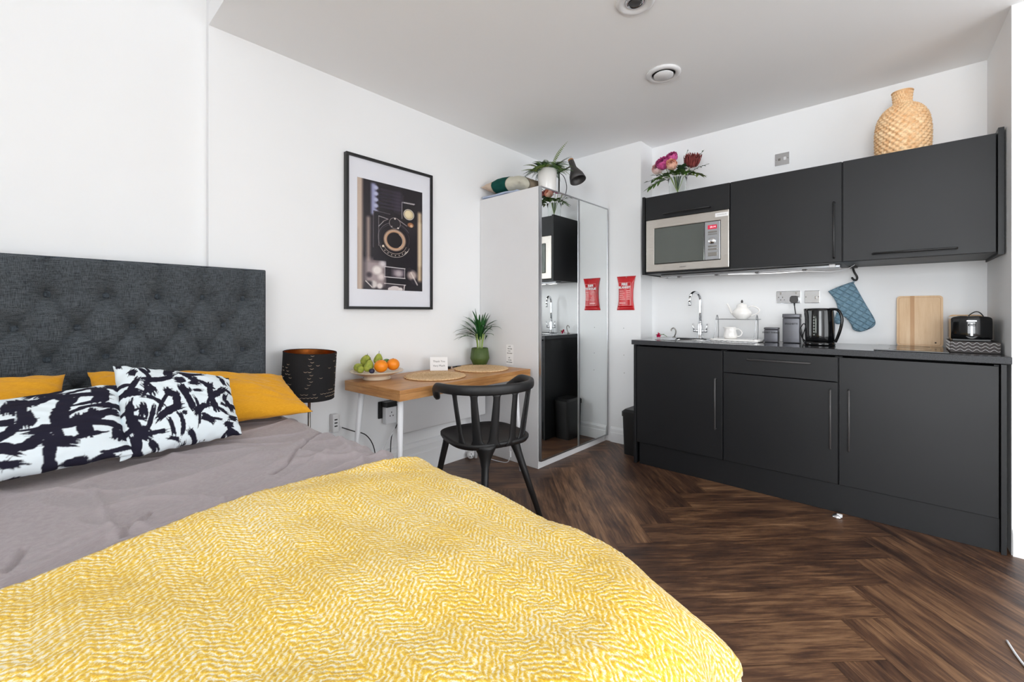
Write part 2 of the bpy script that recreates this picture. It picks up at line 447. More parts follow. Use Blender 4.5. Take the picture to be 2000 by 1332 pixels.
# right nook side: slightly splayed return and the wall that faces the room
b = MB(); P = [(2.868, YK + .15), (2.866, YK), (2.890, 3.02), (XR + .15, 3.02), (XR + .15, YK + .15)]
b.prism(P, 0, ZC + .1, lambda u, v, d: (u, v, d)); struct(b.build('wall_nook', 'wall'))
# right side wall with a wide opening added to let the fill light in
b = MB(); b.box(XR, XR + .15, YB - .15, -.25, 0, ZH); b.box(XR, XR + .15, 2.5, 3.02, 0, ZH); b.box(XR, XR + .15, -.25, 2.5, 0, .15); b.box(XR, XR + .15, -.25, 2.5, 2.30, ZH)
struct(b.build('wall_right', 'wall'))
b = MB(); b.box(-.19, 1.5, YB - .15, YB, 0, ZH); b.box(4.9, XR, YB - .15, YB, 0, ZH); b.box(1.5, 4.9, YB - .15, YB, 0, .15); b.box(1.5, 4.9, YB - .15, YB, 2.65, ZH)
struct(b.build('wall_back', 'wall'))
wallbox('wall_light_block', -.19, 2.15, -1.6, -1.45, 0, ZH)  # unseen partition added to keep back-window light off the near left wall
def window(name, axis, lo, hi, z0, z1, at, n):
    fr = MB(); t = .05
    def bx(a0, a1, c0, c1):
        if axis == 'x': fr.box(a0, a1, at - .04, at + .02, c0, c1, .004)
        else: fr.box(at - .02, at + .04, a0, a1, c0, c1, .004)
    bx(lo, hi, z0, z0 + t); bx(lo, hi, z1 - t, z1)
    for i in range(n + 1):
        x = lo + (hi - lo - t) * i / n; bx(x, x + t, z0 + t, z1 - t)
    bx(lo + t, hi - t, z1 - .62, z1 - .58)
    w = struct(fr.build(name, 'white'))
    return w
window('window_1', 'x', 1.5, 4.9, .15, 2.65, YB - .06, 4)
window('fill_window_right', 'y', -.25, 2.5, .15, 2.30, XR + .06, 3)  # second frame belongs to the unseen window added for fill light
b = MB().box(0, XR + .15, .585, YK + .15, ZC, ZC + .1); struct(b.build('ceiling', 'ceil'))
b = MB().box(-.19, XR + .15, YB - .15, .585, ZH, ZH + .1); struct(b.build('ceiling_raised', 'ceil'))
b = MB().box(0, XR, .585, .70, ZC + .1, ZH + .1); struct(b.build('trim_bulkhead', 'wall'))
# baseboards
def skirting(name, pts, h, t, nrm):
    b = MB()
    (x0, y0), (x1, y1) = pts; nx, ny = nrm
    prof = [(0, 0), (t, 0), (t, h * .62), (t * .75, h * .66), (t * .8, h * .86), (t * .35, h * .97), (0, h)]
    vs = [(x0 + nx * a, y0 + ny * a, z) for a, z in prof] + [(x1 + nx * a, y1 + ny * a, z) for a, z in prof]; n = len(prof)
    b.add(vs, [tuple(range(n)), tuple(range(n, 2 * n))[::-1]] + [(i, i + n, (i + 1) % n + n, (i + 1) % n) for i in range(n)])
    return struct(b.build(name, 'trim'))
skirting('baseboard_left', ((0, .6), (0, YF)), .215, .03, (1, 0))
skirting('baseboard_far', ((.64, YF), (.914, YF)), .13, .012, (0, -1))
skirting('baseboard_right', ((2.893, 3.02), (XR, 3.02)), .12, .012, (0, -1))
skirting('baseboard_left_near', ((-.04, YB), (-.04, .585)), .215, .03, (1, 0))

# herringbone floor: every plank its own face with UVs along its grain
def floor():
    Wd, L = .1838, 1.219; n = L / Wd; ux = Vector((math.cos(R(45)), math.sin(R(45)))); vx = Vector((-ux.y, ux.x))
    x0, y0 = 1.625, 2.02; V = []; F = []; UV = []; T = []
    rnd = random.Random(5)
    def plank(a0, a1, b0, b1, along):
        g = .0006
        cs = [(a0 + g, b0 + g), (a1 - g, b0 + g), (a1 - g, b1 - g), (a0 + g, b1 - g)]
        w = [(x0 + (ux.x * a + vx.x * b), y0 + (ux.y * a + vx.y * b)) for a, b in cs]
        if max(p[0] for p in w) < -.2 or min(p[0] for p in w) > XR + .2 or max(p[1] for p in w) < YB - .2 or min(p[1] for p in w) > YK + .2: return
        o = len(V); V.extend([(p[0], p[1], 0) for p in w]); F.append((o, o + 1, o + 2, o + 3))
        r1, r2, t = rnd.uniform(0, 40), rnd.uniform(0, 40), rnd.random()
        for a, b_ in cs:
            q = (a, b_) if along else (b_, a)
            UV.append((q[0] + r1, q[1] + r2)); T.append(t)
    for m in range(-3, 4):
        for k in range(-34, 30):
            a = (k + m * n) * Wd; b_ = (k - m * n) * Wd
            plank(a, a + L, b_, b_ + Wd, True)
            plank(a + L, a + L + Wd, b_ - L + Wd, b_ + Wd, False)
    o0 = len(V); V.extend([(-.2, YB - .2, -.004), (XR + .2, YB - .2, -.004), (XR + .2, YK + .2, -.004), (-.2, YK + .2, -.004),
                       (-.2, YB - .2, -.1), (XR + .2, YB - .2, -.1), (XR + .2, YK + .2, -.1), (-.2, YK + .2, -.1)])
    F.extend([(o0, o0 + 1, o0 + 2, o0 + 3), (o0 + 7, o0 + 6, o0 + 5, o0 + 4), (o0, o0 + 4, o0 + 5, o0 + 1), (o0 + 1, o0 + 5, o0 + 6, o0 + 2), (o0 + 2, o0 + 6, o0 + 7, o0 + 3), (o0 + 3, o0 + 7, o0 + 4, o0)]); UV.extend([(0, 0)] * 8); T.extend([0.0] * 8)
    me = bpy.data.meshes.new('floor'); me.from_pydata(V, [], F); me.update()
    l = me.uv_layers.new(name='UVMap'); k = 0
    for p in me.polygons:
        for li in p.loop_indices: l.data[li].uv = UV[me.loops[li].vertex_index]
    a = me.attributes.new('tone', 'FLOAT', 'POINT'); a.data.foreach_set('value', T)
    me.materials.append(M['floor']); o = bpy.data.objects.new('floor', me); COL.objects.link(o); struct(o)
floor()
def uvbox(o, ax):
    """box-like UVs in metres with u along axis index ax (local)"""
    me = o.data; l = me.uv_layers.new(name='UVMap')
    for p in me.polygons:
        nrm = p.normal
        other = [i for i in range(3) if i != ax]
        if abs(nrm[ax]) > .7: a_, b_ = other
        else:
            a_ = ax; b_ = other[0] if abs(nrm[other[1]]) > abs(nrm[other[0]]) else other[1]
        for li in p.loop_indices:
            c = me.vertices[me.loops[li].vertex_index].co; l.data[li].uv = (c[a_] + 3.3, c[b_] + 1.7)
    at = me.attributes.new('tone', 'FLOAT', 'POINT'); at.data.foreach_set('value', [.5] * len(me.vertices))
    return o

# ------------------------------------------------------------------ bed
bed = thing('bed', 'double bed with tall charcoal button-tufted headboard against the white wall', 'bed', (1.15, 0, 0))
MB().box(.13, 2.13, -.79, .72, .10, .34, .02, 3).build('bed_base', 'outsidewood', bed)
MB().box(.14, 2.14, -.78, .715, .345, .575, .05, 4).build('mattress', 'white', bed)
for x in (.25, 2.02):
    for y in (-.70, .64): MB().cyl((x, y, 0), (x, y, .11), .022, .03).build('leg', 'black', bed)
BUT = []
for z, odd in ((1.183, 0), (1.052, 1), (.930, 0), (.80, 1)):
    for i in range(-5, 5):
        y = .042 + .167 * i - (.0835 if odd else 0)
        if -.80 < y < .74: BUT.append((y, z))
def headboard():
    y0, y1, z0, z1 = -.80, .803, .30, 1.327
    nu, nv = 270, 175
    yy, zz = np.meshgrid(np.linspace(y0, y1, nu), np.linspace(z0, z1, nv))
    d = np.full_like(yy, 9.); 
    for (by, bz) in BUT: d = np.minimum(d, np.hypot(yy - by, zz - bz))
    h = -.022 * np.exp(-(d / .015) ** 1.3) - .034 * np.exp(-(d / .058) ** 1.4)
    ln = np.full_like(yy, 9.)
    def seg(ay, az, by, bz):
        L = math.hypot(by - ay, bz - az); t = np.clip(((yy - ay) * (by - ay) + (zz - az) * (bz - az)) / L / L, 0, 1)
        return np.hypot(yy - ay - t * (by - ay), zz - az - t * (bz - az))
    for (ay, az) in BUT:
        for (by, bz) in BUT:
            if bz < az - .05 and abs(bz - az) < .15 and abs(abs(by - ay) - .0835) < .02: ln = np.minimum(ln, seg(ay, az, by, bz))
        if az > 1.15: ln = np.minimum(ln, seg(ay, az, ay, z1))
    h += -.0090 * np.exp(-(ln / .0040) ** 1.1) - .0110 * np.exp(-(ln / .028) ** 1.5)
    # small radiating gathers under each button
    for (by, bz) in BUT:
        a = np.arctan2(zz - bz, yy - by); r = np.hypot(yy - by, zz - bz)
        h += .0028 * np.sin(a * 9 + by * 40) * np.exp(-((r - .028) / .02) ** 2)
    h += .0012 * vnoise(yy * 9, zz * 9)
    e = np.minimum(np.minimum(yy - y0, y1 - yy), np.minimum(z1 - zz, zz - z0))
    r = .018; x = .129 + h - np.where(e < r, r - np.sqrt(np.maximum(0, r * r - (r - np.minimum(e, r)) ** 2)), 0)
    V = np.stack([x, yy, zz], -1).reshape(-1, 3)
    # back edge ring: push the border back to the board
    F = quads(nu, nv)
    o = np_mesh('headboard', V, F, 'headboard', bed)
    MB().box(.012, .046, y0 + .002, y1 - .002, z0, z1 - .002, .012, 3).build('headboard_panel', 'headboard', bed)
    pp = [(.111, y0 + .003, z0), (.111, y0 + .003, z1 - .003), (.111, y1 - .003, z1 - .003), (.111, y1 - .003, z0)]
    MB().box(.046, .1115, y0, y0 + .004, z0, z1 - .002).build('side_band', 'headboard', bed); MB().box(.046, .1115, y1 - .004, y1, z0, z1 - .002).build('side_band', 'headboard', bed); MB().box(.046, .1115, y0, y1, z1 - .004, z1).build('top_band', 'headboard', bed)
    p = MB().tube(pp[:2], .0045).tube(pp[1:3], .0045).tube(pp[2:], .0045).build('piping', 'button', bed); p['label'] = 'dark corded edge'
    for (by, bz) in BUT:
        if by > -.3: MB().ball((.074, by, bz), (.008, .0130, .0130), 14, 8).build('button', 'button', o)
headboard()

FOLDS = [([(1.424, -.034), (1.345, .127), (1.331, .27), (1.297, .412), (1.272, .557), (1.22, .824)], .020, .016),
         ([(1.361, -.036), (1.267, .102), (1.251, .288), (1.185, .505), (1.064, .683)], .012, .016),
         ([(1.11, .493), (1.049, .563), (.909, .661), (.743, .817)], -.012, .0055),
         ([(1.332, .128), (1.263, .144), (1.157, .204)], -.010, .005),
         ([(1.297, -.029), (1.186, -.007)], -.010, .005),
         ([(.842, .116), (1.164, .119), (1.323, .125)], .006, .010),
         ([(.91, .795), (1.31, .693)], .010, .015), ([(.78, .2), (1.0, .5), (1.2, .8)], .004, .02),
         ([(1.24, .0), (1.15, .30), (.98, .62)], .005, .012), ([(.70, .5), (.95, .78)], .006, .014), ([(1.10, -.6), (1.3, .0)], .008, .02)]
def relief(a, b):
    h = .014 * vnoise(a * 3.1 + 7, b * 3.1 + 3) + .005 * vnoise(a * 9 + b * 3, b * 8 + 3) + .0022 * vnoise(a * 14 + b * 26, b * 9)
    h = h + .010 * (1 - np.abs(vnoise(a * 3.2 + b * 1.2 + 11, b * 2.0 - a * .8)) * 4).clip(0) ** 4 + .0075 * (1 - np.abs(vnoise(a * 6.5 - b * 3 + 5, b * 4.5 + 9)) * 4).clip(0) ** 4
    for pts, amp, w in FOLDS:
        d = np.full(np.shape(a), 9.)
        for (p, q) in zip(pts[:-1], pts[1:]):
            L2 = (q[0] - p[0]) ** 2 + (q[1] - p[1]) ** 2
            t = np.clip(((a - p[0]) * (q[0] - p[0]) + (b - p[1]) * (q[1] - p[1])) / L2, 0, 1)
            d = np.minimum(d, np.hypot(a - p[0] - t * (q[0] - p[0]), b - p[1] - t * (q[1] - p[1])))
        h = h + amp * np.exp(-(d / w) ** 2)
    return h
def drape(a, b, lo, hi, Rr, zt, h, flare=0.0):
    rc = .16
    cx = np.clip(a, lo[0] + rc, hi[0] - rc); cy = np.clip(b, lo[1] + rc, hi[1] - rc); dx, dy = a - cx, b - cy
    d = np.hypot(dx, dy) + 1e-9; ux, uy = dx / d, dy / d
    fl = np.minimum(d, rc); cx = cx + ux * fl; cy = cy + uy * fl; d = d - fl
    th = np.minimum(d / Rr, math.pi / 2); down = np.maximum(0, d - Rr * math.pi / 2); h = h + flare * down
    x = cx + ux * (Rr * np.sin(th) + h * np.sin(th)); y = cy + uy * (Rr * np.sin(th) + h * np.sin(th))
    z = zt - Rr * (1 - np.cos(th)) - down + h * np.cos(th)
    q_ = np.clip((x - 1.65) / .55, 0, 1); y = y - .045 * q_ * q_ * (3 - 2 * q_) * np.clip(b / .8, 0, 1)
    return np.stack([x, y, z], -1)
def cloth_object(name, mat, A, Bq, Pfn, thick, uv):
    nv, nu = A.shape; top = Pfn(A, Bq).reshape(-1, 3)
    o = np_mesh(name, top, quads(nu, nv), mat, None, uv)
    m = o.modifiers.new('cloth_thickness', 'SOLIDIFY'); m.thickness = thick; m.offset = -1
    return o
# duvet: lies over the mattress, hangs on the far side and at the foot
na, nb = 520, 440
A, Bq = np.meshgrid(np.linspace(.20, 2.46, na), np.linspace(-1.02, 1.06, nb))
def duvP(A, Bq):
    h = relief(A, Bq); side = np.clip((Bq - .80) / .2, 0, 1)
    h = h * (1 - .5 * side) + side * .014 * np.sin(A * 17 + 2 * np.sin(A * 5))
    return drape(A, Bq, (-.2, -.80), (2.19, .775), .085, .628, h)
duvet = cloth_object('duvet', 'duvet', A, Bq, duvP, .012, np.stack([A, Bq], -1).reshape(-1, 2))
tag(duvet, 'crumpled mauve-grey duvet spread over the bed beneath the yellow throw', 'duvet')
# throw
def a_min(b): return np.interp(b, [-1.0, -.033, .09, .26, .37, .5, .64, .81, .95], [1.62, 1.46, 1.43, 1.388, 1.36, 1.343, 1.355, 1.40, 1.43])
nt, nu_ = 330, 200
Bt, Tt = np.meshgrid(np.linspace(-1.0, .945, nt), np.linspace(0, 1, nu_), indexing='ij')
amax = np.interp(Bt, [-1, .3, .6, .78, .86, .945], [2.66, 2.66, 2.52, 2.395, 2.345, 2.322])
At = a_min(Bt) + Tt * (amax - a_min(Bt)) 
Bt2 = Bt - .115 * np.clip((At - 1.7) / .65, 0, 1) ** 1.2 * np.clip((Bt - .5) / .445, 0, 1)
def thrP(A, Bq):
    h = relief(A, Bq) * np.exp(-((A - a_min(Bq)) / .10).clip(0) ** 2) * .8 + .022 * vnoise(A * 4.2 + 3, Bq * 4.0) + .009 * vnoise(A * 11, Bq * 10 + 5)
    h = h + .0034 * vnoise(A * 110, Bq * 100) + .014
    edge = np.clip((A - 2.28) / .2, 0, 1)
    h = h + edge * .009 * np.sin(Bq * 26 + 2.6)
    h = h + np.exp(-((A - a_min(Bq)) / .035) ** 2) * .004
    return drape(A, Bq, (-.2, -.80), (2.205, .765), .098, .640, h, .0)
TH = thrP(At, Bt2)
wt_ = np.exp(-(np.hypot(At - At[-1, -1], Bt2 - Bt2[-1, -1]) / .075) ** 2)[..., None]      # the free corner kicks outwards
TH = TH + wt_ * (np.array([2.318, .812, .497]) - TH[-1, -1])
throw = np_mesh('throw_blanket', TH.reshape(-1, 3), quads(nu_, nt, True), 'throw', None, np.stack([Bt2, At], -1).reshape(-1, 2))
m = throw.modifiers.new('cloth_thickness', 'SOLIDIFY'); m.thickness = .009; m.offset = -1
tag(throw, 'chunky yellow and cream chevron wool throw across the foot of the bed', 'throw blanket')
fr = MB(); rnd = random.Random(3)
for i in range(140, nt, 1):
    p = Vector(TH[i, -1]); q = Vector(TH[i, -3]); d = (p - q).normalized()
    for k in range(2):
        e = p + Vector((rnd.uniform(-.004, .004), rnd.uniform(-.004, .004), 0)); dd = (d + Vector((rnd.uniform(-.3, .3), rnd.uniform(-.3, .3), -.35))).normalized()
        fr.tube([e, e + dd * .012, e + dd * .02 + Vector((rnd.uniform(-.006, .006), rnd.uniform(-.006, .006), -.006)), e + dd * rnd.uniform(.028, .04) + Vector((rnd.uniform(-.01, .01), rnd.uniform(-.01, .01), -.014))], [.0028, .0022, .0018, .0008], 5)
fo = fr.build('fringe', 'fringe_cream' if 'fringe_cream' in M else plain('cream_fringe', (246, 234, 204), .9), throw, fix=False); fo['label'] = 'short cream yarn fringe'

# ------------------------------------------------------------------ pillows
def pillow(name, BL, BR, TR, TL, T, mat, seed=0, conc=.05, nu=90, nv=64, paint=None, attr='print', wr=.005, belly=0):
    BL, BR, TR, TL = map(np.array, (BL, BR, TR, TL)); u, v = np.meshgrid(np.linspace(-1, 1, nu), np.linspace(-1, 1, nv))
    U = u * (1 - conc * (1 - v ** 2) ** 1.0 * np.abs(u) ** 3); Vv = v * (1 - conc * (1 - u ** 2) * np.abs(v) ** 3)
    s, t = (U + 1) / 2, (Vv + 1) / 2
    P = (BL * ((1 - s) * (1 - t))[..., None] + BR * (s * (1 - t))[..., None] + TR * (s * t)[..., None] + TL * ((1 - s) * t)[..., None])
    N = np.cross(((BR + TR) - (BL + TL)), ((TL + TR) - (BL + BR))); N = N / np.linalg.norm(N)
    prof = ((1 - np.abs(u) ** 2.4) * (1 - np.abs(v) ** 2.4)).clip(0) ** .55
    w = wr * (vnoise(u * 3.5 + seed, v * 2.6 + seed * 2) * 2.2 + vnoise(u * 9 + v * 5 + seed, v * 7) * 1.0 + .6 * vnoise(u * 3 + v * 14 + seed, v * 4 - u * 4)) * (prof > 0) * np.minimum(1, prof * 3)
    edge = 1 - np.maximum(np.abs(u), np.abs(v)); rip = .004 * np.sin(u * 23 + seed) * np.sin(v * 19 + seed) * np.exp(-(edge / .12) ** 2)
    front = P + N * (prof * T / 2 + w + .0015)[..., None] + N * rip[..., None]
    back = P - N * (prof * T / 2 * .9 + .0015)[..., None] + N * rip[..., None]
    V = np.concatenate([front.reshape(-1, 3), back.reshape(-1, 3)]); n = nu * nv
    idx = np.arange(n).reshape(nv, nu)
    ring = np.concatenate([idx[0, :-1], idx[:-1, -1], idx[-1, :0:-1], idx[:0:-1, 0]])
    F = np.concatenate([quads(nu, nv), quads(nu, nv, True) + n, np.stack([ring, ring + n, np.roll(ring, -1) + n, np.roll(ring, -1)], 1)])
    o = np_mesh(name, V, F, mat)
    if paint is not None:
        c = paint(u, v).reshape(-1, 3); set_attr(o.data, attr, np.concatenate([c, c]))
    return o
p = pillow('pillow', (.46, -.66, .69), (.46, .10, .68), (.24, .085, .885), (.24, -.66, .885), .13, 'mustard', 2)
tag(p, 'mustard yellow pillow furthest left on the bed behind the wide brushstroke cushion', 'pillow', 'mustard pillows at the headboard')
p = pillow('pillow', (.48, .13, .69), (.50, .875, .655), (.235, .835, .80), (.22, .145, .885), .13, 'mustard', 9, wr=.008)
tag(p, 'slumped mustard yellow pillow beside the black lampshade', 'pillow', 'mustard pillows at the headboard')

def strokes(seed, asp, n=46):
    Wn, Hn = 440, int(440 / asp); rnd = np.random.RandomState(seed)
    yy, xx = np.meshgrid(np.arange(Hn) / Wn, np.arange(Wn) / Wn, indexing='ij'); ink = np.zeros((Hn, Wn)); perm = rnd.permutation(n)
    for i in range(n):
        m_ = int(math.ceil(math.sqrt(n * asp))); e__ = int(perm[i]); cx, cy = (e__ % m_ + rnd.rand()) / m_, (e__ // m_ + rnd.rand()) / max(1, math.ceil(n / m_)) / asp * 1.06; an = rnd.choice([.4, -.5, 1.3, 1.6, 2.4, .05, .9]) + rnd.randn() * .25
        L = rnd.uniform(.05, .19); w = rnd.uniform(.012, .038); cv = rnd.randn() * 1.6
        dx, dy = xx - cx, yy - cy; t = dx * math.cos(an) + dy * math.sin(an); s = -dx * math.sin(an) + dy * math.cos(an) + cv * t * t
        ww = w * (1 + .25 * vnoise(t * 30 + i, t * 0 + i)) ; tn = t / L
        dry = rnd.uniform(.1, .9)
        streak = vnoise(s * 260 + i * 7, t * 16 + i) + .5 + .25 * vnoise(s * 90, t * 90 + i)
        thr = np.clip((np.abs(tn) - dry) * 2.2, -.3, .95) + .25 * (np.abs(s) / ww) ** 4 * 1.0
        m = (np.abs(s) < ww * (1 + .3 * vnoise(t * 60 + i, s * 10))) & (np.abs(tn) < 1) & (streak > thr)
        ink = np.maximum(ink, m.astype(float))
    k = ink.copy(); k[1:-1, 1:-1] = (ink[1:-1, 1:-1] * 2 + ink[:-2, 1:-1] + ink[2:, 1:-1] + ink[1:-1, :-2] + ink[1:-1, 2:]) / 6
    wht, blk = np.array(lin((226, 236, 241))), np.array(lin((33, 31, 46)))
    def paint(u, v):
        i = np.clip(((1 - v) / 2 * (Hn - 1)).astype(int), 0, Hn - 1); j = np.clip(((u + 1) / 2 * (Wn - 1)).astype(int), 0, Wn - 1)
        f = k[i, j][..., None]; return wht * (1 - f) + blk * f
    return paint
p = pillow('cushion', (.80, -.44, .672), (.74, .215, .672), (.50, .215, .865), (.52, -.44, .80), .13, 'bwcloth', 5, paint=strokes(11, 1.5, 77), nu=400, nv=250, wr=.004)
tag(p, 'wide black and white brushstroke cushion at the left, partly behind its neighbour', 'cushion', 'brushstroke cushions')
p = pillow('cushion', (.735, .185, .655), (.675, .535, .655), (.475, .545, .845), (.46, .195, .925), .12, 'bwcloth', 8, paint=strokes(23, 1.3, 70), nu=340, nv=260, wr=.004, conc=.04)
tag(p, 'black and white brushstroke cushion propped in front of the right mustard pillow', 'cushion', 'brushstroke cushions')

# ------------------------------------------------------------------ lamp beside the bed
lx, ly = .165, 1.0
t = thing('floor_lamp', 'lamp with black perforated drum shade on a slim metal pole beside the headboard', 'lamp', (lx, ly, 0))
MB().lathe([(.11, 0), (.11, .012), (.02, .02), (.012, .03)], (lx, ly, 0), 36).build('base', 'nickel', t)
MB().cyl((lx, ly, .02), (lx, ly, .80), .0075).build('pole', 'nickel', t)
tilt = Matrix.Rotation(R(3), 3, 'Y') @ Matrix.Rotation(R(-2), 3, 'X'); c0 = Vector((lx, ly, .785))
def shade_pt(r, z, a): return c0 + tilt @ Vector((r * math.cos(a), r * math.sin(a), z))
b = MB(); n = 120; rr = .131; h0, h1 = -.125, .118
outer = [shade_pt(rr, z, 2 * math.pi * i / n) for z in np.linspace(h0, h1, 8) for i in range(n)]
b.grid(outer, n, 8, True, True); nf = len(b.f)
rnd = random.Random(9)
def scallop(a, z, s=.0095, th=.0009):
    pts = [shade_pt(rr + .0006, z - s * math.sin(q) * .75, a + s * math.cos(q) / rr) for q in np.linspace(.35, math.pi - .35, 7)]
    b.tube(pts, [th * .3, th, th * 1.4, th * 1.6, th * 1.4, th, th * .3], 5)
cam_a = math.atan2(-ly, 2.535 - lx)
for z in np.arange(-.11, .105, .0165):
    for k in range(-21, 22):
        a = cam_a + k * .145 + (.0725 if int(round((z + .11) / .0165)) % 2 else 0)
        central = abs(k) <= 0 and z > -.05; low = z < -.078
        if central or (low and rnd.random() < .6) or rnd.random() < .14: scallop(a, z + .012)
M['glint'] = plain('pale_glint', (170, 150, 128), .5, var=.3)
sh = b.build('lamp_shade', 'shade', t, fix=False); sh.data.materials.append(M['glint'])
for i_, p_ in enumerate(sh.data.polygons): p_.material_index = 1 if i_ >= nf else 0
sh['label'] = 'black drum shade with scale-shaped cut-outs'
b = MB().grid([shade_pt(rr - .0025, z, 2 * math.pi * i / n) for z in (h0, h1) for i in range(n)], n, 2, True, True)
o = b.build('shade_lining', 'copper', sh, fix=False); o['label'] = 'shiny copper inner lining'
for z in (h0, h1): MB().tube([shade_pt(rr - .001, z, 2 * math.pi * i / 60) for i in range(60)], .0022, 6, closed=True).build('rim', 'shade', sh)
MB().cyl((lx, ly, .79), (lx, ly, .87), .018).build('lamp_holder', 'black', t)

# ------------------------------------------------------------------ picture
PY0, PY1, PZ0, PZ1 = 1.276, 1.922, 1.133, 2.086
pic = thing('framed_picture', 'tall black framed photograph of an antique bellows camera on the left wall', 'picture', (0, 1.6, PZ0))
b = MB(); fw = .0175
b.box(.001, .034, PY0, PY1, PZ1 - fw, PZ1, .0015); b.box(.001, .034, PY0, PY1, PZ0, PZ0 + fw, .0015)
b.box(.001, .034, PY0, PY0 + fw, PZ0 + fw, PZ1 - fw, .0015); b.box(.001, .034, PY1 - fw, PY1, PZ0 + fw, PZ1 - fw, .0015)
b.build('frame', 'black', pic)
MB().box(.004, .022, PY0 + fw, PY1 - fw, PZ0 + fw, PZ1 - fw).build('mat_board', 'mat', pic)
def poster():
    nu, nv = 270, 380; X, Y = np.meshgrid(np.linspace(0, 1, nu), np.linspace(0, 1, nv))
    s = X * 887 / (775 + X * (887 - 775)); px = 155 + 520 * s; top = 218 + 132 * s; bot = 1105 + 20 * s; py = top + Y * (bot - top)
    # work in a rectified space ~ crop pixels at the lens
    x = 155 + X * 520; y = 250 + Y * 865
    C = np.zeros(X.shape + (3,)) + np.array([30, 25, 32.])
    def sm(d, w): return np.clip(.5 - d / w, 0, 1)
    def put(m, c): 
        nonlocal C; C = C * (1 - m[..., None]) + np.array(c, float) * m[..., None]
    def rect(x0, x1, y0, y1, c, w=10, op=1): put(op * sm(x0 - x, w) * sm(x - x1, w) * sm(y0 - y, w) * sm(y - y1, w), c)
    def disc(cx, cy, r, c, w=4, op=1, e=1.0): put(op * sm(np.hypot(x - cx, (y - cy) * e) - r, w), c)
    def ring(cx, cy, r, t, c, w=4, op=1, a0=None, a1=None):
        m = op * sm(np.abs(np.hypot(x - cx, y - cy) - r) - t / 2, w)
        if a0 is not None: an = np.degrees(np.arctan2(y - cy, x - cx)) % 360; m = m * ((an > a0) & (an < a1))
        put(m, c)
    def line(x0, y0, x1, y1, t, c, w=4, op=1):
        L2 = (x1 - x0) ** 2 + (y1 - y0) ** 2; q = np.clip(((x - x0) * (x1 - x0) + (y - y0) * (y1 - y0)) / L2, 0, 1)
        put(op * sm(np.hypot(x - x0 - q * (x1 - x0), y - y0 - q * (y1 - y0)) - t / 2, w), c)
    rect(140, 192, 200, 1200, (196, 176, 160), 24); rect(140, 160, 640, 1200, (150, 130, 120), 30, .6)
    rect(222, 246, 540, 900, (176, 156, 146), 26, .9)
    rect(255, 290, 270, 520, (150, 152, 186), 22); 
    for i in range(5): disc(292, 300 + i * 48, 17, (178, 180, 208), 14); disc(312, 324 + i * 48, 13, (34, 30, 42), 12)
    for i in range(6): rect(320, 490, 300 + i * 28, 308 + i * 28, (74, 66, 86), 18, .8)
    rect(430, 500, 290, 470, (70, 62, 80), 60, .5)
    rect(632, 668, 430, 1030, (206, 182, 150), 30); rect(640, 664, 520, 900, (226, 206, 176), 26, .8); rect(600, 628, 300, 1120, (24, 20, 28), 16, .9)
    # blurred pale metal low down
    rect(205, 370, 880, 1090, (176, 160, 160), 60, .9); disc(300, 960, 34, (232, 224, 220), 22); disc(240, 1000, 20, (60, 50, 56), 20); disc(330, 1010, 24, (220, 208, 206), 26)
    disc(345, 905, 26, (228, 222, 226), 30, .8); disc(270, 1075, 30, (214, 206, 204), 16); rect(205, 262, 1050, 1110, (50, 44, 50), 20); line(215, 1050, 262, 1098, 7, (222, 214, 210)); disc(320, 1085, 22, (226, 216, 214), 14)
    disc(585, 980, 40, (196, 178, 172), 30, .9); disc(600, 1040, 26, (40, 34, 42), 24); line(575, 960, 630, 1060, 8, (230, 220, 214), 10); disc(560, 930, 18, (44, 38, 46), 20)
    # body plate
    rect(272, 570, 486, 880, (28, 23, 31), 8); rect(268, 274, 505, 780, (120, 112, 120), 5, .7); ring(300, 514, 28, 3, (130, 122, 130), 4, .8, 180, 270); line(300, 486, 400, 492, 3, (140, 132, 138), 3, .8)
    line(312, 522, 312, 760, 3, (190, 184, 186), 3, .8); line(312, 522, 385, 535, 4, (206, 200, 200), 3, .9); line(312, 605, 352, 556, 4, (206, 200, 200), 3, .9); line(385, 535, 345, 560, 6, (120, 112, 116), 4)
    # viewfinder
    rect(498, 612, 372, 540, (26, 22, 28), 6); line(498, 372, 498, 510, 5, (190, 184, 190), 4, .8); line(505, 372, 606, 366, 9, (176, 170, 176), 5, .8)
    for i in range(7): disc(520 + i * 13, 372, 4, (222, 216, 216), 3)
    disc(556, 466, 46, (40, 34, 36), 4); disc(556, 466, 38, (214, 196, 156), 6); disc(550, 462, 26, (232, 216, 180), 14); ring(556, 466, 43, 5, (236, 224, 208), 3)
    disc(572, 552, 26, (176, 118, 80), 10, .9, 1.3); disc(578, 560, 12, (232, 196, 160), 8, .8); line(468, 526, 540, 566, 6, (160, 150, 150), 5)
    # lens
    ring(440, 690, 132, 3, (150, 142, 146), 4, .8, 150, 330); ring(440, 690, 120, 2, (90, 84, 90), 3, .8)
    disc(440, 560, 44, (32, 27, 34), 4); ring(440, 560, 45, 3, (186, 176, 172), 3, .9); disc(440, 522, 7, (226, 216, 208), 4); disc(466, 596, 7, (226, 216, 208), 4); disc(414, 590, 5, (180, 170, 166), 4)
    ring(440, 700, 86, 9, (150, 120, 100), 5); ring(440, 700, 72, 15, (198, 156, 122), 8); ring(440, 700, 80, 3, (240, 224, 206), 3); disc(440, 702, 62, (24, 19, 25), 4); ring(440, 702, 63, 4, (226, 206, 188), 3, .9, 300, 360); ring(440, 702, 63, 4, (226, 206, 188), 3, .9, 0, 60)
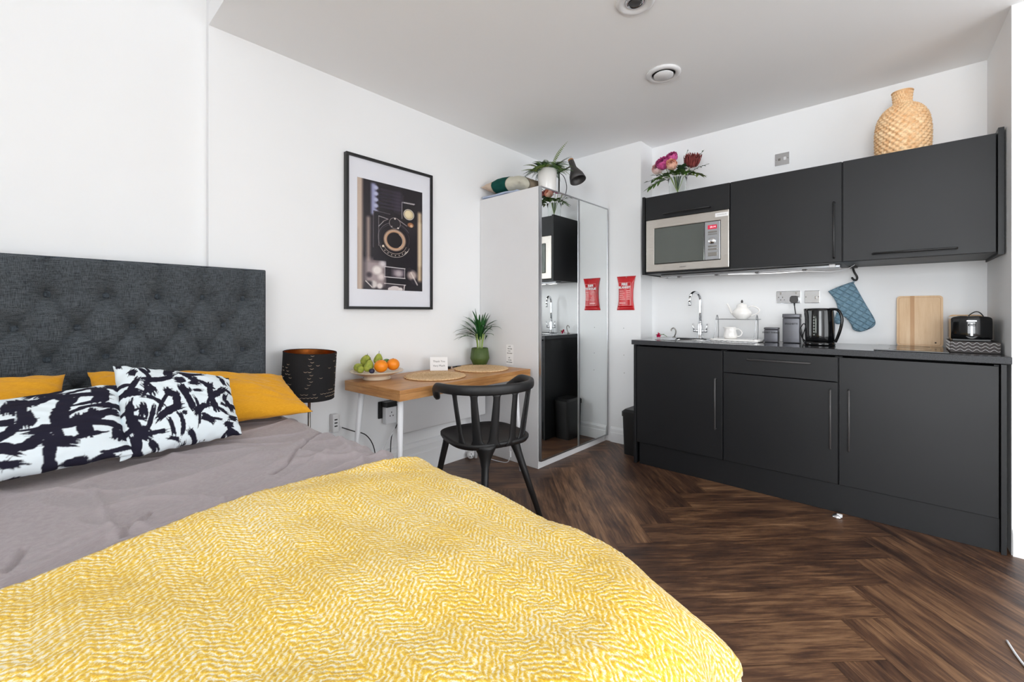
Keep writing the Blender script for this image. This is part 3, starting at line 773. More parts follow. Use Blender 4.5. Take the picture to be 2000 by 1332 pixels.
    ring(440, 715, 112, 26, (36, 30, 34), 4, 1, 18, 160); ring(440, 715, 126, 3, (214, 204, 194), 3, 1, 18, 160); ring(440, 715, 98, 3, (196, 180, 164), 3, 1, 18, 160)
    for a in range(40, 150, 16): disc(440 + 112 * math.cos(R(a)), 715 + 112 * math.sin(R(a)), 4, (206, 196, 186), 3)
    disc(346, 760, 9, (232, 216, 196), 5); line(520, 806, 548, 780, 5, (226, 216, 206))
    line(414, 850, 420, 925, 5, (120, 110, 140), 4, .8)
    # front standard and lower plates
    rect(370, 505, 845, 1120, (26, 21, 28), 6); rect(360, 522, 925, 1010, (36, 30, 38), 4); rect(420, 516, 940, 1000, (130, 118, 126), 30, .9); disc(470, 975, 26, (196, 184, 188), 26, .8)
    line(358, 925, 524, 930, 6, (228, 222, 224)); line(360, 925, 360, 1008, 4, (200, 194, 198)); line(521, 930, 521, 1010, 4, (210, 204, 206)); line(358, 1008, 524, 1012, 6, (236, 230, 230))
    line(356, 1062, 528, 1068, 6, (220, 212, 212)); rect(366, 522, 1072, 1120, (60, 52, 58), 5); disc(440, 1106, 44, (216, 206, 206), 6, 1, 1.7); disc(400, 1108, 16, (216, 206, 206), 5); disc(486, 1108, 18, (226, 218, 216), 5); line(520, 1070, 512, 1120, 8, (210, 202, 202))
    C += (vnoise(x * .5, y * .5) * 8)[..., None]
    C = np.clip(C, 0, 255) / 255; C = np.where(C <= .04045, C / 12.92, ((C + .055) / 1.055) ** 2.4)
    y0, y1, z0, z1 = 1.352, 1.838, 1.259, 1.949
    V = np.stack([np.full(X.shape, .0235), y0 + X * (y1 - y0), z1 - Y * (z1 - z0)], -1).reshape(-1, 3)
    o = np_mesh('print', V, quads(nu, nv, True), 'print', pic); set_attr(o.data, 'print', C.reshape(-1, 3))
    m_ = o.modifiers.new('paper', 'SOLIDIFY'); m_.thickness = .001; m_.offset = -1
poster()

# ------------------------------------------------------------------ kitchen base run
KX, KY = 1.053, 3.003        # left end of the doors, door front plane
def bar_handle(name, p0, p1, out, parent, r=.005, mat='lampgrey', stand=.028):
    p0, p1, o = Vector(p0), Vector(p1), Vector(out); d = (p1 - p0).normalized(); b = MB()
    q0, q1 = p0 + o * stand, p1 + o * stand
    path = [p0 + o * .001, q0 - o * .004, q0 + d * .004, q1 - d * .004, q1 - o * .004, p1 + o * .001]
    b.tube(path, r, 10); return b.build(name, mat, parent)
def carcass(x0, x1, y0, y1, z0, z1, parent, open_top=False, mat='cab'):
    b = MB(); w = .016
    b.box(x0, x0 + w, y0, y1, z0, z1); b.box(x1 - w, x1, y0, y1, z0, z1); b.box(x0 + w, x1 - w, y0, y1, z0, z0 + w); b.box(x0 + w, x1 - w, y1 - .008, y1, z0 + w, z1)
    if not open_top: b.box(x0 + w, x1 - w, y0, y1 - .008, z1 - w, z1)
    return b.build('carcass', mat, parent)
g = .0032
labs = ['left charcoal base cabinet under the sink and tap, one tall door', 'middle charcoal base cabinet with a drawer above its door', 'right charcoal base cabinet under the hob, next to the white wall']
for i in range(3):
    x0, x1 = KX + .6 * i, KX + .6 * (i + 1)
    t = thing('base_cabinet', labs[i], 'cabinet', ((x0 + x1) / 2, 3.3, 0), 'charcoal base cabinets')
    carcass(x0 + .001, x1 - .001, KY + .021, 3.56, .158, .868, t, open_top=True)
    if i == 0:
        d = MB().box(x0 + g, x1 - g, KY, KY + .018, .160, .864, .0012, 1).build('door', 'cab', t)
        bar_handle('handle', (1.612, KY, .682), (1.612, KY, .355), (0, -1, 0), d)
    elif i == 1:
        d = MB().box(x0 + g, x1 - g, KY, KY + .018, .728, .864, .0012, 1).build('drawer', 'cab', t)
        bar_handle('handle', (1.80, KY, .822), (2.125, KY, .822), (0, -1, 0), d)
        d = MB().box(x0 + g, x1 - g, KY, KY + .018, .160, .7235, .0012, 1).build('door', 'cab', t)
        bar_handle('handle', (2.219, KY, .683), (2.219, KY, .355), (0, -1, 0), d)
    else:
        d = MB().box(x0 + g, x1 - g, KY, KY + .018, .160, .864, .0012, 1).build('door', 'cab', t)
        bar_handle('handle', (2.301, KY, .688), (2.301, KY, .360), (0, -1, 0), d)
tag(MB().box(KX + .02, 2.852, KY + .012, KY + .028, .001, .156).build('plinth', 'cab'), 'long charcoal plinth board along the floor under the base cabinets', 'plinth')
tag(MB().box(KX - .019, KX - .001, KY - .004, 3.56, .001, .874, .001, 1).build('end_panel', 'cab'), 'charcoal end panel closing the left side of the base cabinets beside the bin', 'panel', 'base cabinet end panels')
tag(MB().box(2.8545, 2.8725, KY - .012, 3.55, .001, .874, .001, 1).build('end_panel', 'cab'), 'chipped charcoal end panel between right base cabinet and the white wall', 'panel', 'base cabinet end panels')
# worktop with a cut-out for the sink
SX0, SX1, SY0, SY1 = 1.165, 1.455, 3.13, 3.43
def worktop():
    xs = [1.022, SX0, SX1, 2.886]; ys = [2.985, SY0, SY1, 3.580]; z0, z1 = .876, .910
    V = []; F = []
    def X(i, y): return xs[i] if i < 3 else 2.8915 - max(0, y - 3.0) * .0455 - .003
    for z in (z0, z1):
        for j in range(4):
            for i in range(4): V.append((X(i, ys[j]), ys[j], z))
    I = lambda i, j, k: k * 16 + j * 4 + i
    for j in range(3):
        for i in range(3):
            if i == 1 and j == 1: continue
            for k in (0, 1): F.append((I(i, j, k), I(i + 1, j, k), I(i + 1, j + 1, k), I(i, j + 1, k)))
    for i in range(3):
        F.append((I(i, 0, 0), I(i + 1, 0, 0), I(i + 1, 0, 1), I(i, 0, 1))); F.append((I(i, 3, 0), I(i + 1, 3, 0), I(i + 1, 3, 1), I(i, 3, 1)))
        F.append((I(0, i, 0), I(0, i + 1, 0), I(0, i + 1, 1), I(0, i, 1))); F.append((I(3, i, 0), I(3, i + 1, 0), I(3, i + 1, 1), I(3, i, 1)))
    for a, b_ in (((1, 1), (2, 1)), ((2, 1), (2, 2)), ((2, 2), (1, 2)), ((1, 2), (1, 1))): F.append((I(*a, 0), I(*b_, 0), I(*b_, 1), I(*a, 1)))
    b = MB().add(V, F); o = b.build('worktop', 'worktop')
    m_ = o.modifiers.new('edge', 'BEVEL'); m_.width = .003; m_.segments = 2; m_.limit_method = 'ANGLE'
    return tag(o, 'continuous dark speckled glossy worktop over the base cabinets', 'worktop')
worktop()
# sink
t = thing('sink', 'inset stainless steel sink with drainer in the left of the worktop', 'sink', (1.31, 3.28, .91))
b = MB(); V = []
def rr_(x0, x1, y0, y1, r, n=5):
    out = []
    for cx, cy, a0 in ((x1 - r, y1 - r, 0), (x0 + r, y1 - r, 90), (x0 + r, y0 + r, 180), (x1 - r, y0 + r, 270)):
        out += [(cx + r * math.cos(R(a0 + 90 * i / n)), cy + r * math.sin(R(a0 + 90 * i / n))) for i in range(n + 1)]
    return out
loops = [(rr_(SX0 - .03, SX1 + .345, SY0 - .028, SY1 + .018, .04), .9105), (rr_(SX0 - .028, SX1 + .343, SY0 - .026, SY1 + .016, .038), .9135), (rr_(SX0 + .006, SX1 - .006, SY0 + .006, SY1 - .006, .045), .9130), (rr_(SX0 + .014, SX1 - .014, SY0 + .014, SY1 - .014, .045), .880), (rr_(SX0 + .03, SX1 - .03, SY0 + .03, SY1 - .03, .05), .775), (rr_(SX0 + .12, SX1 - .12, SY0 + .12, SY1 - .12, .02), .770)]
pts = [(x, y, z) for lp, z in loops for x, y in lp]; nl = len(loops[0][0])
b.grid(pts, nl, len(loops), True, True); b.add([(x, y, loops[-1][1]) for x, y in loops[-1][0]], [tuple(range(nl))])
b.build('basin', 'sheetmetal', t, fix=False)
b = MB()
for k in range(9): b.box(SX1 + .035 + k * .033, SX1 + .047 + k * .033, SY0 + .03, SY1 - .04, .9135, .9155, .0012, 1)
b.build('drainer_ribs', 'sheetmetal', t)
MB().lathe([(.03, 0), (.03, .003), (.022, .004), (.02, .001)], (1.31, 3.28, .7705), 24).build('drain', 'chrome', t)
# tap
tx, ty = 1.342, 3.50
t = thing('tap', 'tall chrome swan-neck mixer tap with two lever handles behind the sink', 'tap', (tx, ty, .91))
MB().lathe([(.026, 0), (.026, .006), (.02, .012), (.0185, .05), (.019, .10), (.016, .115), (.0125, .13)], (tx, ty, .9105), 28).build('body', 'chrome', t)
sd = Vector((-.30, -1, 0)).normalized(); rad = .063
sp = [Vector((tx, ty, 1.03)), Vector((tx, ty, 1.12)), Vector((tx, ty, 1.205))] + [Vector((tx, ty, 1.205)) + sd * rad * (1 - math.cos(a)) + Vector((0, 0, rad * math.sin(a))) for a in np.linspace(.15, math.pi * .97, 14)]
e = sp[-1]; sp += [e + Vector((sd.x * .003, sd.y * .003, -.025))]
MB().tube(sp, .0105, 16).build('spout', 'chrome', t)
MB().cyl(sp[-1] + Vector((0, 0, .001)), sp[-1] + Vector((0, 0, -.022)), .012).build('nozzle', 'chrome', t)
for sg in (-1, 1):
    b = MB(); b.cyl((tx + sg * .015, ty, .968), (tx + sg * .052, ty, .968), .0095)
    b.tube([(tx + sg * .046, ty - .002, .972), (tx + sg * .049, ty - .006, .99), (tx + sg * .055, ty - .012, 1.025)], [.006, .0055, .0065], 12)
    b.build('lever', 'chrome', t)
# hob
b = MB(); b.box(2.402, 2.690, 3.035, 3.52, .9105, .916, .002, 2)
t = thing('hob', 'slim black glass hob set into the right of the worktop', 'hob', (2.54, 3.28, .91)); b.build('glass_plate', 'gloss_black', t)
for y in (3.16, 3.40):
    MB().lathe([(.085, 0), (.085, .0003), (.083, .0003), (.083, 0)], (2.545, y, .9161), 40, cap=False).build('cooking_zone', 'lampgrey', t)

# ------------------------------------------------------------------ wall units
UX, UY, UZ0, UZ1 = 1.058, 3.140, 1.404, 1.984
ul = ['left charcoal wall cabinet with a lift-up flap above the microwave', 'middle charcoal wall cabinet with upright bar handle, beside the microwave', 'right charcoal wall cabinet with a long horizontal handle, under the woven vase']
for i in range(3):
    x0, x1 = UX + .6 * i, UX + .6 * (i + 1)
    t = thing('wall_cabinet', ul[i], 'cabinet', ((x0 + x1) / 2, 3.36, UZ0), 'charcoal wall cabinets')
    if i == 0:
        b = MB(); w = .016
        b.box(x0 + .0005, x0 + w, UY + .02, 3.575, UZ0, UZ1); b.box(x1 - w, x1 - .0005, UY + .02, 3.575, UZ0, UZ1); b.box(x0 + w, x1 - w, UY + .02, 3.575, UZ1 - w, UZ1)
        b.box(x0 + w, x1 - w, UY + .02, 3.575, 1.812, 1.826); b.box(x0 + w, x1 - w, UY + .02, 3.575, UZ0, UZ0 + .012); b.box(x0 + w, x1 - w, 3.565, 3.575, UZ0 + .012, 1.812)
        b.build('carcass', 'cab', t)
        d = MB().box(x0 + g, x1 - g, UY, UY + .018, 1.808, UZ1 - .002, .0012, 1).build('flap', 'cab', t)
        bar_handle('handle', (1.21, UY, 1.836), (1.53, UY, 1.836), (0, -1, 0), d, mat='black')
    else:
        carcass(x0 + .0005, x1 - .0005, UY + .02, 3.575, UZ0, UZ1, t)
        d = MB().box(x0 + g, x1 - g, UY, UY + .018, UZ0 + .002, UZ1 - .002, .0012, 1).build('door', 'cab', t)
        if i == 1: bar_handle('handle', (2.221, UY, 1.75), (2.221, UY, 1.43), (0, -1, 0), d, mat='black')
        else: bar_handle('handle', (2.395, UY, 1.437), (2.72, UY, 1.437), (0, -1, 0), d, mat='black')
tag(MB().box(UX - .020, UX - .0005, UY - .010, 3.575, UZ0 - .006, UZ1 + .004, .001, 1).build('end_panel', 'cab'), 'charcoal side panel left of the microwave, beside the white pillar', 'panel', 'wall cabinet end panels')
tag(MB().prism([(2.8590, UY - .022), (2.8790, UY - .022), (2.8640, 3.575), (2.8590, 3.575)], UZ0 - .012, UZ1 + .016, lambda u, v, d: (u, v, d)).build('end_panel', 'cab'), 'charcoal side panel closing the right wall cabinet against the wall', 'panel', 'wall cabinet end panels')
# microwave
t = thing('microwave', 'built-in brushed steel microwave with red clock under the flap cabinet', 'microwave', (1.36, 3.3, UZ0 + .012))
MX0, MX1, MZ0, MZ1, MY = 1.066, 1.652, 1.4165, 1.806, UY - .004
MB().box(MX0 + .012, MX1 - .012, MY + .021, 3.50, MZ0 + .0005, MZ1 - .001).build('body', 'lampgrey', t)
b = MB(); wx0, wx1, wz0, wz1 = 1.132, 1.598, 1.472, 1.738
fy0, fy1 = MY, MY + .018
V = []; 
for y in (fy0, fy1):
    V += [(MX0, y, MZ0), (MX1, y, MZ0), (MX1, y, MZ1), (MX0, y, MZ1), (wx0, y, wz0), (wx1, y, wz0), (wx1, y, wz1), (wx0, y, wz1)]
F = []
for k in (0, 8):
    for i in range(4): F.append((k + i, k + (i + 1) % 4, k + 4 + (i + 1) % 4, k + 4 + i))
for i in range(4): F.append((i, (i + 1) % 4, 8 + (i + 1) % 4, 8 + i)); F.append((4 + i, 4 + (i + 1) % 4, 12 + (i + 1) % 4, 12 + i))
b.add(V, F); o = b.build('surround', 'steel', t); m_ = o.modifiers.new('b', 'BEVEL'); m_.width = .004; m_.segments = 3
dr = MB().box(wx0 + .002, 1.493, MY - .003, MY + .016, wz0 + .002, wz1 - .002, .002, 2).build('door', 'ovenglass', t)
MB().box(wx0 - .0005, 1.5, MY + .001, MY + .0165, wz0 - .0005, wz1 + .0005).build('door_gap', 'dark', t)
cp = MB().box(1.497, wx1 - .002, MY - .003, MY + .016, wz0 + .002, wz1 - .002, .002, 2).build('control_panel', 'alu', t)
MB().box(1.517, 1.576, MY - .0045, MY - .002, 1.684, 1.712).build('display', 'display', cp)
text('20:14', .017, 'digits', cp, (1.550, MY - .0048, 1.698), (1, 0, 0), (0, 0, 1), .0003, 'clock_digits')
MB().lathe([(.023, 0), (.022, .012), (.019, .016), (.0, .0162)], (1.546, MY - .003, 1.604), 28, (0, -1, 0)).build('knob', 'chrome', cp)
for z, h in ((1.664, .012), (1.648, .006), (1.566, .009), (1.546, .012), (1.512, .026)):
    MB().box(1.518, 1.578, MY - .0045, MY - .002, z - h / 2, z + h / 2, .001, 1).build('push_button', 'nickel', cp)
MB().box(1.565, 1.648, MY - .0012, MY - .0002, 1.762, 1.788).build('sticker', 'paper', t)
text('MICROWAVE', .010, 'nickel', t, (1.606, MY - .0014, 1.775), (1, 0, 0), (0, 0, 1), .0001, 'sticker_print')
text('INDESIT', .013, 'lampgrey', t, (1.345, MY - .0006, 1.440), (1, 0, 0), (0, 0, 1), .0003, 'badge')
# strip light and cable below the wall units
t = thing('strip_light', 'slim grey strip light under the wall cabinets with a loose white cable', 'light', (1.69, 3.33, UZ0))
MB().box(1.12, 2.235, 3.28, 3.36, UZ0 - .019, UZ0 - .0008, .003, 2).build('housing', 'alu', t)
for x in (1.25, 1.52, 1.78, 2.05):
    MB().box(x - .012, x + .012, 3.30, 3.34, UZ0 - .026, UZ0 - .0185, .002, 1).build('clip', 'lampgrey', t)
sl = area('strip_lamp', (1.68, 3.32, UZ0 - .022), (0, 0, 0), 1.05, .06, .55, (1, .98, .95)); sl.parent = t; sl.location = (-.01, -.01, -.022)
MB().tube(smoothpath([(1.60, 3.30, UZ0 - .024), (1.85, 3.33, UZ0 - .030), (2.05, 3.36, UZ0 - .026), (2.18, 3.40, UZ0 - .034), (2.26, 3.38, UZ0 - .022), (2.30, 3.34, UZ0 - .004)]), .0022, 8).build('cable', 'whitemetal', t)
MB().box(2.185, 2.215, 3.235, 3.270, UZ0 - .02, UZ0 - .0008, .003, 2).build('switch', 'white', t)
# black hook and the blue mitt
t = thing('hook', 'small black hook under the wall cabinets above the blue oven mitt', 'hook', (2.285, 3.50, UZ0))
MB().box(2.262, 2.302, 3.48, 3.54, UZ0 - .010, UZ0 - .0006, .002, 1).build('plate', 'black', t)
MB().tube(smoothpath([(2.278, 3.535, UZ0 - .009), (2.285, 3.545, UZ0 - .035), (2.298, 3.548, UZ0 - .065), (2.294, 3.545, UZ0 - .085), (2.281, 3.538, UZ0 - .080), (2.272, 3.532, UZ0 - .066)]), [.006] * 30 + [.004], 10).build('prong', 'black', t)
def mitt():
    # outline in the wall plane (x, z); traced as a real oven mitt with a thumb
    out = [(2.146, 1.253), (2.20, 1.281), (2.272, 1.309), (2.281, 1.300), (2.31, 1.235), (2.345, 1.155), (2.378, 1.085), (2.388, 1.050), (2.380, 1.025), (2.352, 1.004), (2.318, .990), (2.296, .992), (2.276, 1.005), (2.268, 1.030), (2.256, 1.055), (2.240, 1.078), (2.226, 1.086), (2.224, 1.068), (2.220, 1.048), (2.206, 1.036), (2.188, 1.038), (2.180, 1.056), (2.186, 1.095), (2.196, 1.125), (2.194, 1.160), (2.180, 1.200), (2.160, 1.232)]
    P = smoothpath([(x, 0, z) for x, z in out + out[:1]], 4)[:-1]; n = len(P); c = Vector((2.262, 0, 1.145)); y0 = 3.560
    b = MB(); V = []
    # skin rings from outline inward, puffed
    rings = [(1, .004), (.97, .013), (.9, .019), (.75, .023), (.5, .026), (.25, .027)]
    def pull(p, k):
        # thumb pulls towards its own axis, the body towards its centre line
        q = Vector((2.203, 0, 1.09)) if (p.x < 2.226 and p.z < 1.09) else Vector((2.215 + (1.28 - p.z) * .36, 0, min(max(p.z, 1.03), 1.26)))
        return q + (p - q) * k
    for sgn in (1, -1):
        for k, hgt in rings:
            for p in P: q = pull(p, k); V.append((q.x, y0 - sgn * hgt * .8, q.z))
    F = []; nr = len(rings)
    for s_ in range(2):
        o = s_ * nr * n
        for j in range(nr - 1):
            for i in range(n): F.append((o + j * n + i, o + j * n + (i + 1) % n, o + (j + 1) * n + (i + 1) % n, o + (j + 1) * n + i))
        F.append(tuple(o + (nr - 1) * n + i for i in range(n)))
    for i in range(n): F.append((i, (i + 1) % n, nr * n + (i + 1) % n, nr * n + i))
    b.add(V, F, True)
    k = NT('quilted_blue'); co = k.coord(); sep = k.n('ShaderNodeSeparateXYZ'); k.l(co, sep.inputs[0])
    def dia(sg, o1=.05):
        a = k.math('ADD', sep.outputs[0], k.math('MULTIPLY', sep.outputs[2], sg)); return k.math('PINGPONG', a, o1 / 2)
    q = k.math('MINIMUM', dia(1.5), dia(-.75)); sq = k.math('MINIMUM', k.math('MULTIPLY', q, 160), 1.0)
    nz = k.noise(co, 60, 4, .6)
    k.l(k.mix(k.math('MULTIPLY', nz, .9), c4((84, 120, 142)), c4((140, 170, 186))), k.b.inputs['Base Color']); k.val('Roughness', .9)
    k.bump(k.math('ADD', sq, nz), .9, .006)
    o = b.build('oven_mitt', k.m)
    l_ = MB().tube(smoothpath([(2.276, 3.556, 1.306), (2.282, 3.550, 1.322), (2.290, 3.546, 1.321), (2.281, 3.555, 1.304)]), .0016, 6).build('hanging_loop', 'mitt', o)
    return tag(o, 'blue quilted oven mitt hanging on the wall from a black hook', 'oven mitt')
mitt()

# ------------------------------------------------------------------ sockets
def plate(name, label, cx, cz, w, h, gang, group=None, y=YK):
    t = thing(name, label, 'socket' if gang != 's' else 'switch', (cx, y, cz), group)
    o = MB().box(cx - w / 2, cx + w / 2, y - .007, y - .0003, cz - h / 2, cz + h / 2, .0025, 2).build('plate', 'chrome' if gang != 'w' else 'white', t)
    for sx in (-w * .41, w * .41):
        MB().lathe([(.0035, 0), (.0032, .0012), (0, .0014)], (cx + sx, y - .007, cz), 12, (0, -1, 0)).build('screw', 'nickel', t)
    return t
t = plate('double_socket', 'double chrome wall socket above the grey canisters with a black plug in it', 1.917, 1.219, .147, .086, 2)
for sx in (-.036, .036):
    cx = 1.917 + sx
    for dx, dz, w_, h_ in ((0, .006, .0035, .009), (-.011, -.012, .007, .0035), (.011, -.012, .007, .0035)):
        if sx < 0: MB().box(cx + dx - w_ / 2, cx + dx + w_ / 2, YK - .0076, YK - .0068, 1.213 + dz - h_ / 2, 1.213 + dz + h_ / 2).build('pin_hole', 'dark', t)
    MB().box(cx - (.016 if sx < 0 else -.004), cx - (.004 if sx < 0 else -.016), YK - .010, YK - .0066, 1.239, 1.255, .001, 1).build('rocker', 'nickel', t)
pl = thing('plug', 'black plug in the double chrome socket with its cord falling behind the tall canister', 'plug', (1.953, YK - .03, 1.205))
b = MB(); b.prism([(-.026, -.014), (-.020, -.026), (-.010, -.030), (.010, -.030), (.020, -.026), (.026, -.014), (.024, .010), (.014, .020), (-.014, .020), (-.024, .010)], YK - .0085, YK - .040, lambda u, v, d: (1.955 + u, d, 1.208 + v)); b.build('body', 'lampgrey', pl)
MB().cyl((1.955, YK - .024, 1.181), (1.956, YK - .026, 1.158), .0055, .0035).build('strain_relief', 'black', pl)
MB().tube(smoothpath([(1.956, YK - .026, 1.163), (1.960, YK - .03, 1.13), (1.972, YK - .05, 1.08), (2.0, YK - .055, 1.00), (2.012, 3.525, .925), (2.05, 3.49, .9150), (2.09, 3.45, .915)]), .0032, 8).build('cord', 'black', pl)
t = plate('fused_switch', 'square chrome fused switch left of the blue oven mitt', 2.055, 1.2185, .086, .086, 's')
MB().box(2.070, 2.082, YK - .012, YK - .0066, 1.205, 1.222, .001, 1).build('rocker', 'nickel', t)
t = plate('isolator_switch', 'chrome isolator switch high on the wall above the wall cabinets', 1.878, 2.200, .088, .086, 's')
MB().box(1.888, 1.903, YK - .011, YK - .0066, 2.189, 2.212, .001, 1).build('rocker', 'white', t)
MB().box(1.853, 1.868, YK - .009, YK - .0066, 2.192, 2.208, .001, 1).build('fuse_cover', 'nickel', t)

# ------------------------------------------------------------------ things on the worktop
WT = .9105
# dish rack
t = thing('dish_rack', 'white wire two-tier dish rack holding the teapot and jug', 'dish rack', (1.64, 3.37, WT))
RZ = .9158
b = MB(); r_ = .0024
x0, x1, y0, y1 = 1.505, 1.79, 3.29, 3.43
def wire(pts, r=r_, closed=False): b.tube(pts, r, 6, closed=closed)
rr2 = [(x, y, 1.064) for x, y in rr_(x0 + .01, x1 - .01, y0, y1, .02, 3)]; wire(rr2, .0034, True)
b.build('top_rail', 'alu', t)
b = MB()
for k in range(1, 12): wire([(x0 + .012, y0 + k * (y1 - y0) / 12, 1.064), (x1 - .012, y0 + k * (y1 - y0) / 12, 1.064)], .0016)
b.build('shelf_wires', 'whitemetal', t)
for x in (x0 + .014, x1 - .014):
    b = MB(); wire(smoothpath([(x - .012, y0 - .01, RZ + .012), (x - .004, y0 + .01, .99), (x, y0 + .012, 1.06), (x, y0 + .035, 1.094), (x, y0 + .06, 1.062), (x - .002, y0 + .075, .99), (x - .008, y0 + .09, RZ + .012)], 5), .0028); b.build('side_hoop', 'alu', t)
b = MB(); b.prism(rr_(x0 - .02, x1 + .015, y0 - .03, y1 + .01, .025, 4), RZ, RZ + .011, lambda u, v, d: (u, v, d)); b.build('drip_tray', 'ceramic', t)
# teapot
def spoutbody(t, c, s):
    b = MB(); b.lathe([(.001, 0), (.034, .0), (.036, .004), (.052, .016), (.062, .034), (.060, .050), (.048, .066), (.036, .078), (.034, .090), (.036, .094)], c, 40); b.build('body', 'ceramic', t)
tc = (1.673, 3.365, 1.0665)
t = thing('teapot', 'white china teapot on the upper tier of the dish rack', 'teapot', tc)
spoutbody(t, tc, 1)
c = Vector(tc)
MB().lathe([(.035, .0935), (.030, .101), (.015, .106), (.006, .108), (.005, .113)], c, 30).build('lid', 'ceramic', t)
o = MB().lathe([(.004, .112), (.007, .118), (.007, .126), (.003, .134), (0, .135)], c, 16).build('lid_knob', 'lampgrey', t); o['label'] = 'small dark metal knob'
MB().tube(smoothpath([c + Vector((-.048, 0, .030)), c + Vector((-.070, 0, .048)), c + Vector((-.080, 0, .072)), c + Vector((-.094, 0, .102)), c + Vector((-.102, 0, .106))]), [.013, .0125, .012, .011, .010, .0095, .009, .0085, .008, .0075, .007, .007, .0065, .006, .006, .0055, .005, .005, .005, .005, .005, .005, .005, .005, .005], 12).build('spout', 'ceramic', t)
MB().tube(smoothpath([c + Vector((.040, 0, .082)), c + Vector((.062, 0, .090)), c + Vector((.092, 0, .080)), c + Vector((.108, 0, .062)), c + Vector((.098, 0, .040)), c + Vector((.058, 0, .022))]), .0048, 10).build('handle', 'ceramic', t)
# jug
c = Vector((1.603, 3.345, RZ + .0115))
t = thing('milk_jug', 'small white china milk jug on the lower tier of the dish rack', 'jug', c)
MB().lathe([(.001, 0), (.036, 0), (.042, .006), (.045, .022), (.040, .044), (.035, .062), (.036, .074), (.040, .082), (.038, .0822), (.033, .072), (.030, .05), (.036, .02), (.02, .006), (0, .005)], c, 36, rf=lambda a, z: 1 + (.28 * max(0, math.cos(a - math.pi)) ** 6 if z > .07 else 0)).build('body', 'ceramic', t)
MB().tube(smoothpath([c + Vector((.034, 0, .068)), c + Vector((.058, 0, .066)), c + Vector((.074, 0, .046)), c + Vector((.066, 0, .022)), c + Vector((.043, 0, .014))]), .0042, 10).build('handle', 'ceramic', t)
# canisters
def canister(label, cx, cy, w, h, txt, rot):
    t = thing('canister', label, 'canister', (cx, cy, WT), 'grey kitchen canisters'); t.rotation_euler.z = rot
    bx = MB().box(-w / 2, w / 2, -w / 2, w / 2, 0, h * .86, .006, 3).build('body', 'tin', t, world=False)
    MB().box(-w / 2 - .0015, w / 2 + .0015, -w / 2 - .0015, w / 2 + .0015, h * .865, h, .005, 3).build('lid', 'tin', t, world=False)
    rm = Matrix.Rotation(rot, 3, 'Z'); fr_ = Vector((cx, cy, WT)) + rm @ Vector((0, -w / 2 - .0006, h * .66))
    text(txt, .0145, 'dark', t, fr_, rm @ Vector((1, 0, 0)), (0, 0, 1), .0003, 'lettering', .0004)
    return t
canister('short square grey canister with dark lettering beside the dish rack', 1.852, 3.39, .082, .100, 'SWEET THINGS', R(4))
canister('tall square grey canister with dark lettering left of the kettle', 1.966, 3.41, .098, .192, 'SPAGHETTI', R(4))
# kettle
kc = Vector((2.132, 3.30, WT))
t = thing('kettle', 'glossy black jug kettle on the worktop below the chrome sockets', 'kettle', kc)
MB().lathe([(.001, 0), (.078, 0), (.080, .006), (.079, .018), (.074, .022)], kc, 40).build('base', 'gloss_black', t)
lipf = lambda a, z: 1 + (.20 * max(0, math.cos(a - R(188))) ** 8 * max(0, min(1, (z - .15) / .07)))
MB().lathe([(.001, .022), (.073, .023), (.076, .03), (.0775, .06), (.077, .12), (.074, .17), (.071, .21), (.070, .222), (.066, .226), (.03, .229), (0, .23)], kc, 56, rf=lipf).build('body', 'gloss_black', t)
hp = [kc + Vector((.050, -.012, .222)), kc + Vector((.085, -.018, .220)), kc + Vector((.104, -.022, .200)), kc + Vector((.113, -.024, .160)), kc + Vector((.106, -.022, .105)), kc + Vector((.092, -.018, .055)), kc + Vector((.080, -.014, .022))]
MB().tube(smoothpath(hp), 1.0, 12, flat=(.011, .008)).build('handle', 'gloss_black', t)
ga = R(258)
b = MB(); 
for side, (aa, ab) in enumerate(((-.10, .10),)):
    pts = [kc + Vector((.0785 * math.cos(ga + a_), .0785 * math.sin(ga + a_), z)) for z in np.linspace(.055, .185, 6) for a_ in np.linspace(aa, ab, 5)]
    b.grid(pts, 5, 6)
o = b.build('water_gauge', M['ovenglass'], t); m_ = o.modifiers.new('s', 'SOLIDIFY'); m_.thickness = .002
for k in range(7):
    z = .065 + k * .018; p = kc + Vector((.0800 * math.cos(ga), .0800 * math.sin(ga), z)); q = kc + Vector((.0800 * math.cos(ga - .1), .0800 * math.sin(ga - .1), z))
    MB().tube([p, q], .0014, 5).build('gauge_mark', 'paper', t)
MB().tube(smoothpath([kc + Vector((-.072, .03, .014)), kc + Vector((-.095, .02, .04)), kc + Vector((-.105, .01, .09)), kc + Vector((-.09, .03, .13)), kc + Vector((-.085, .07, .11)), kc + Vector((-.10, .08, .05)), kc + Vector((-.09, .06, .008)), kc + Vector((-.04, .085, .0045))]), .003, 8).build('cord', 'black', t)
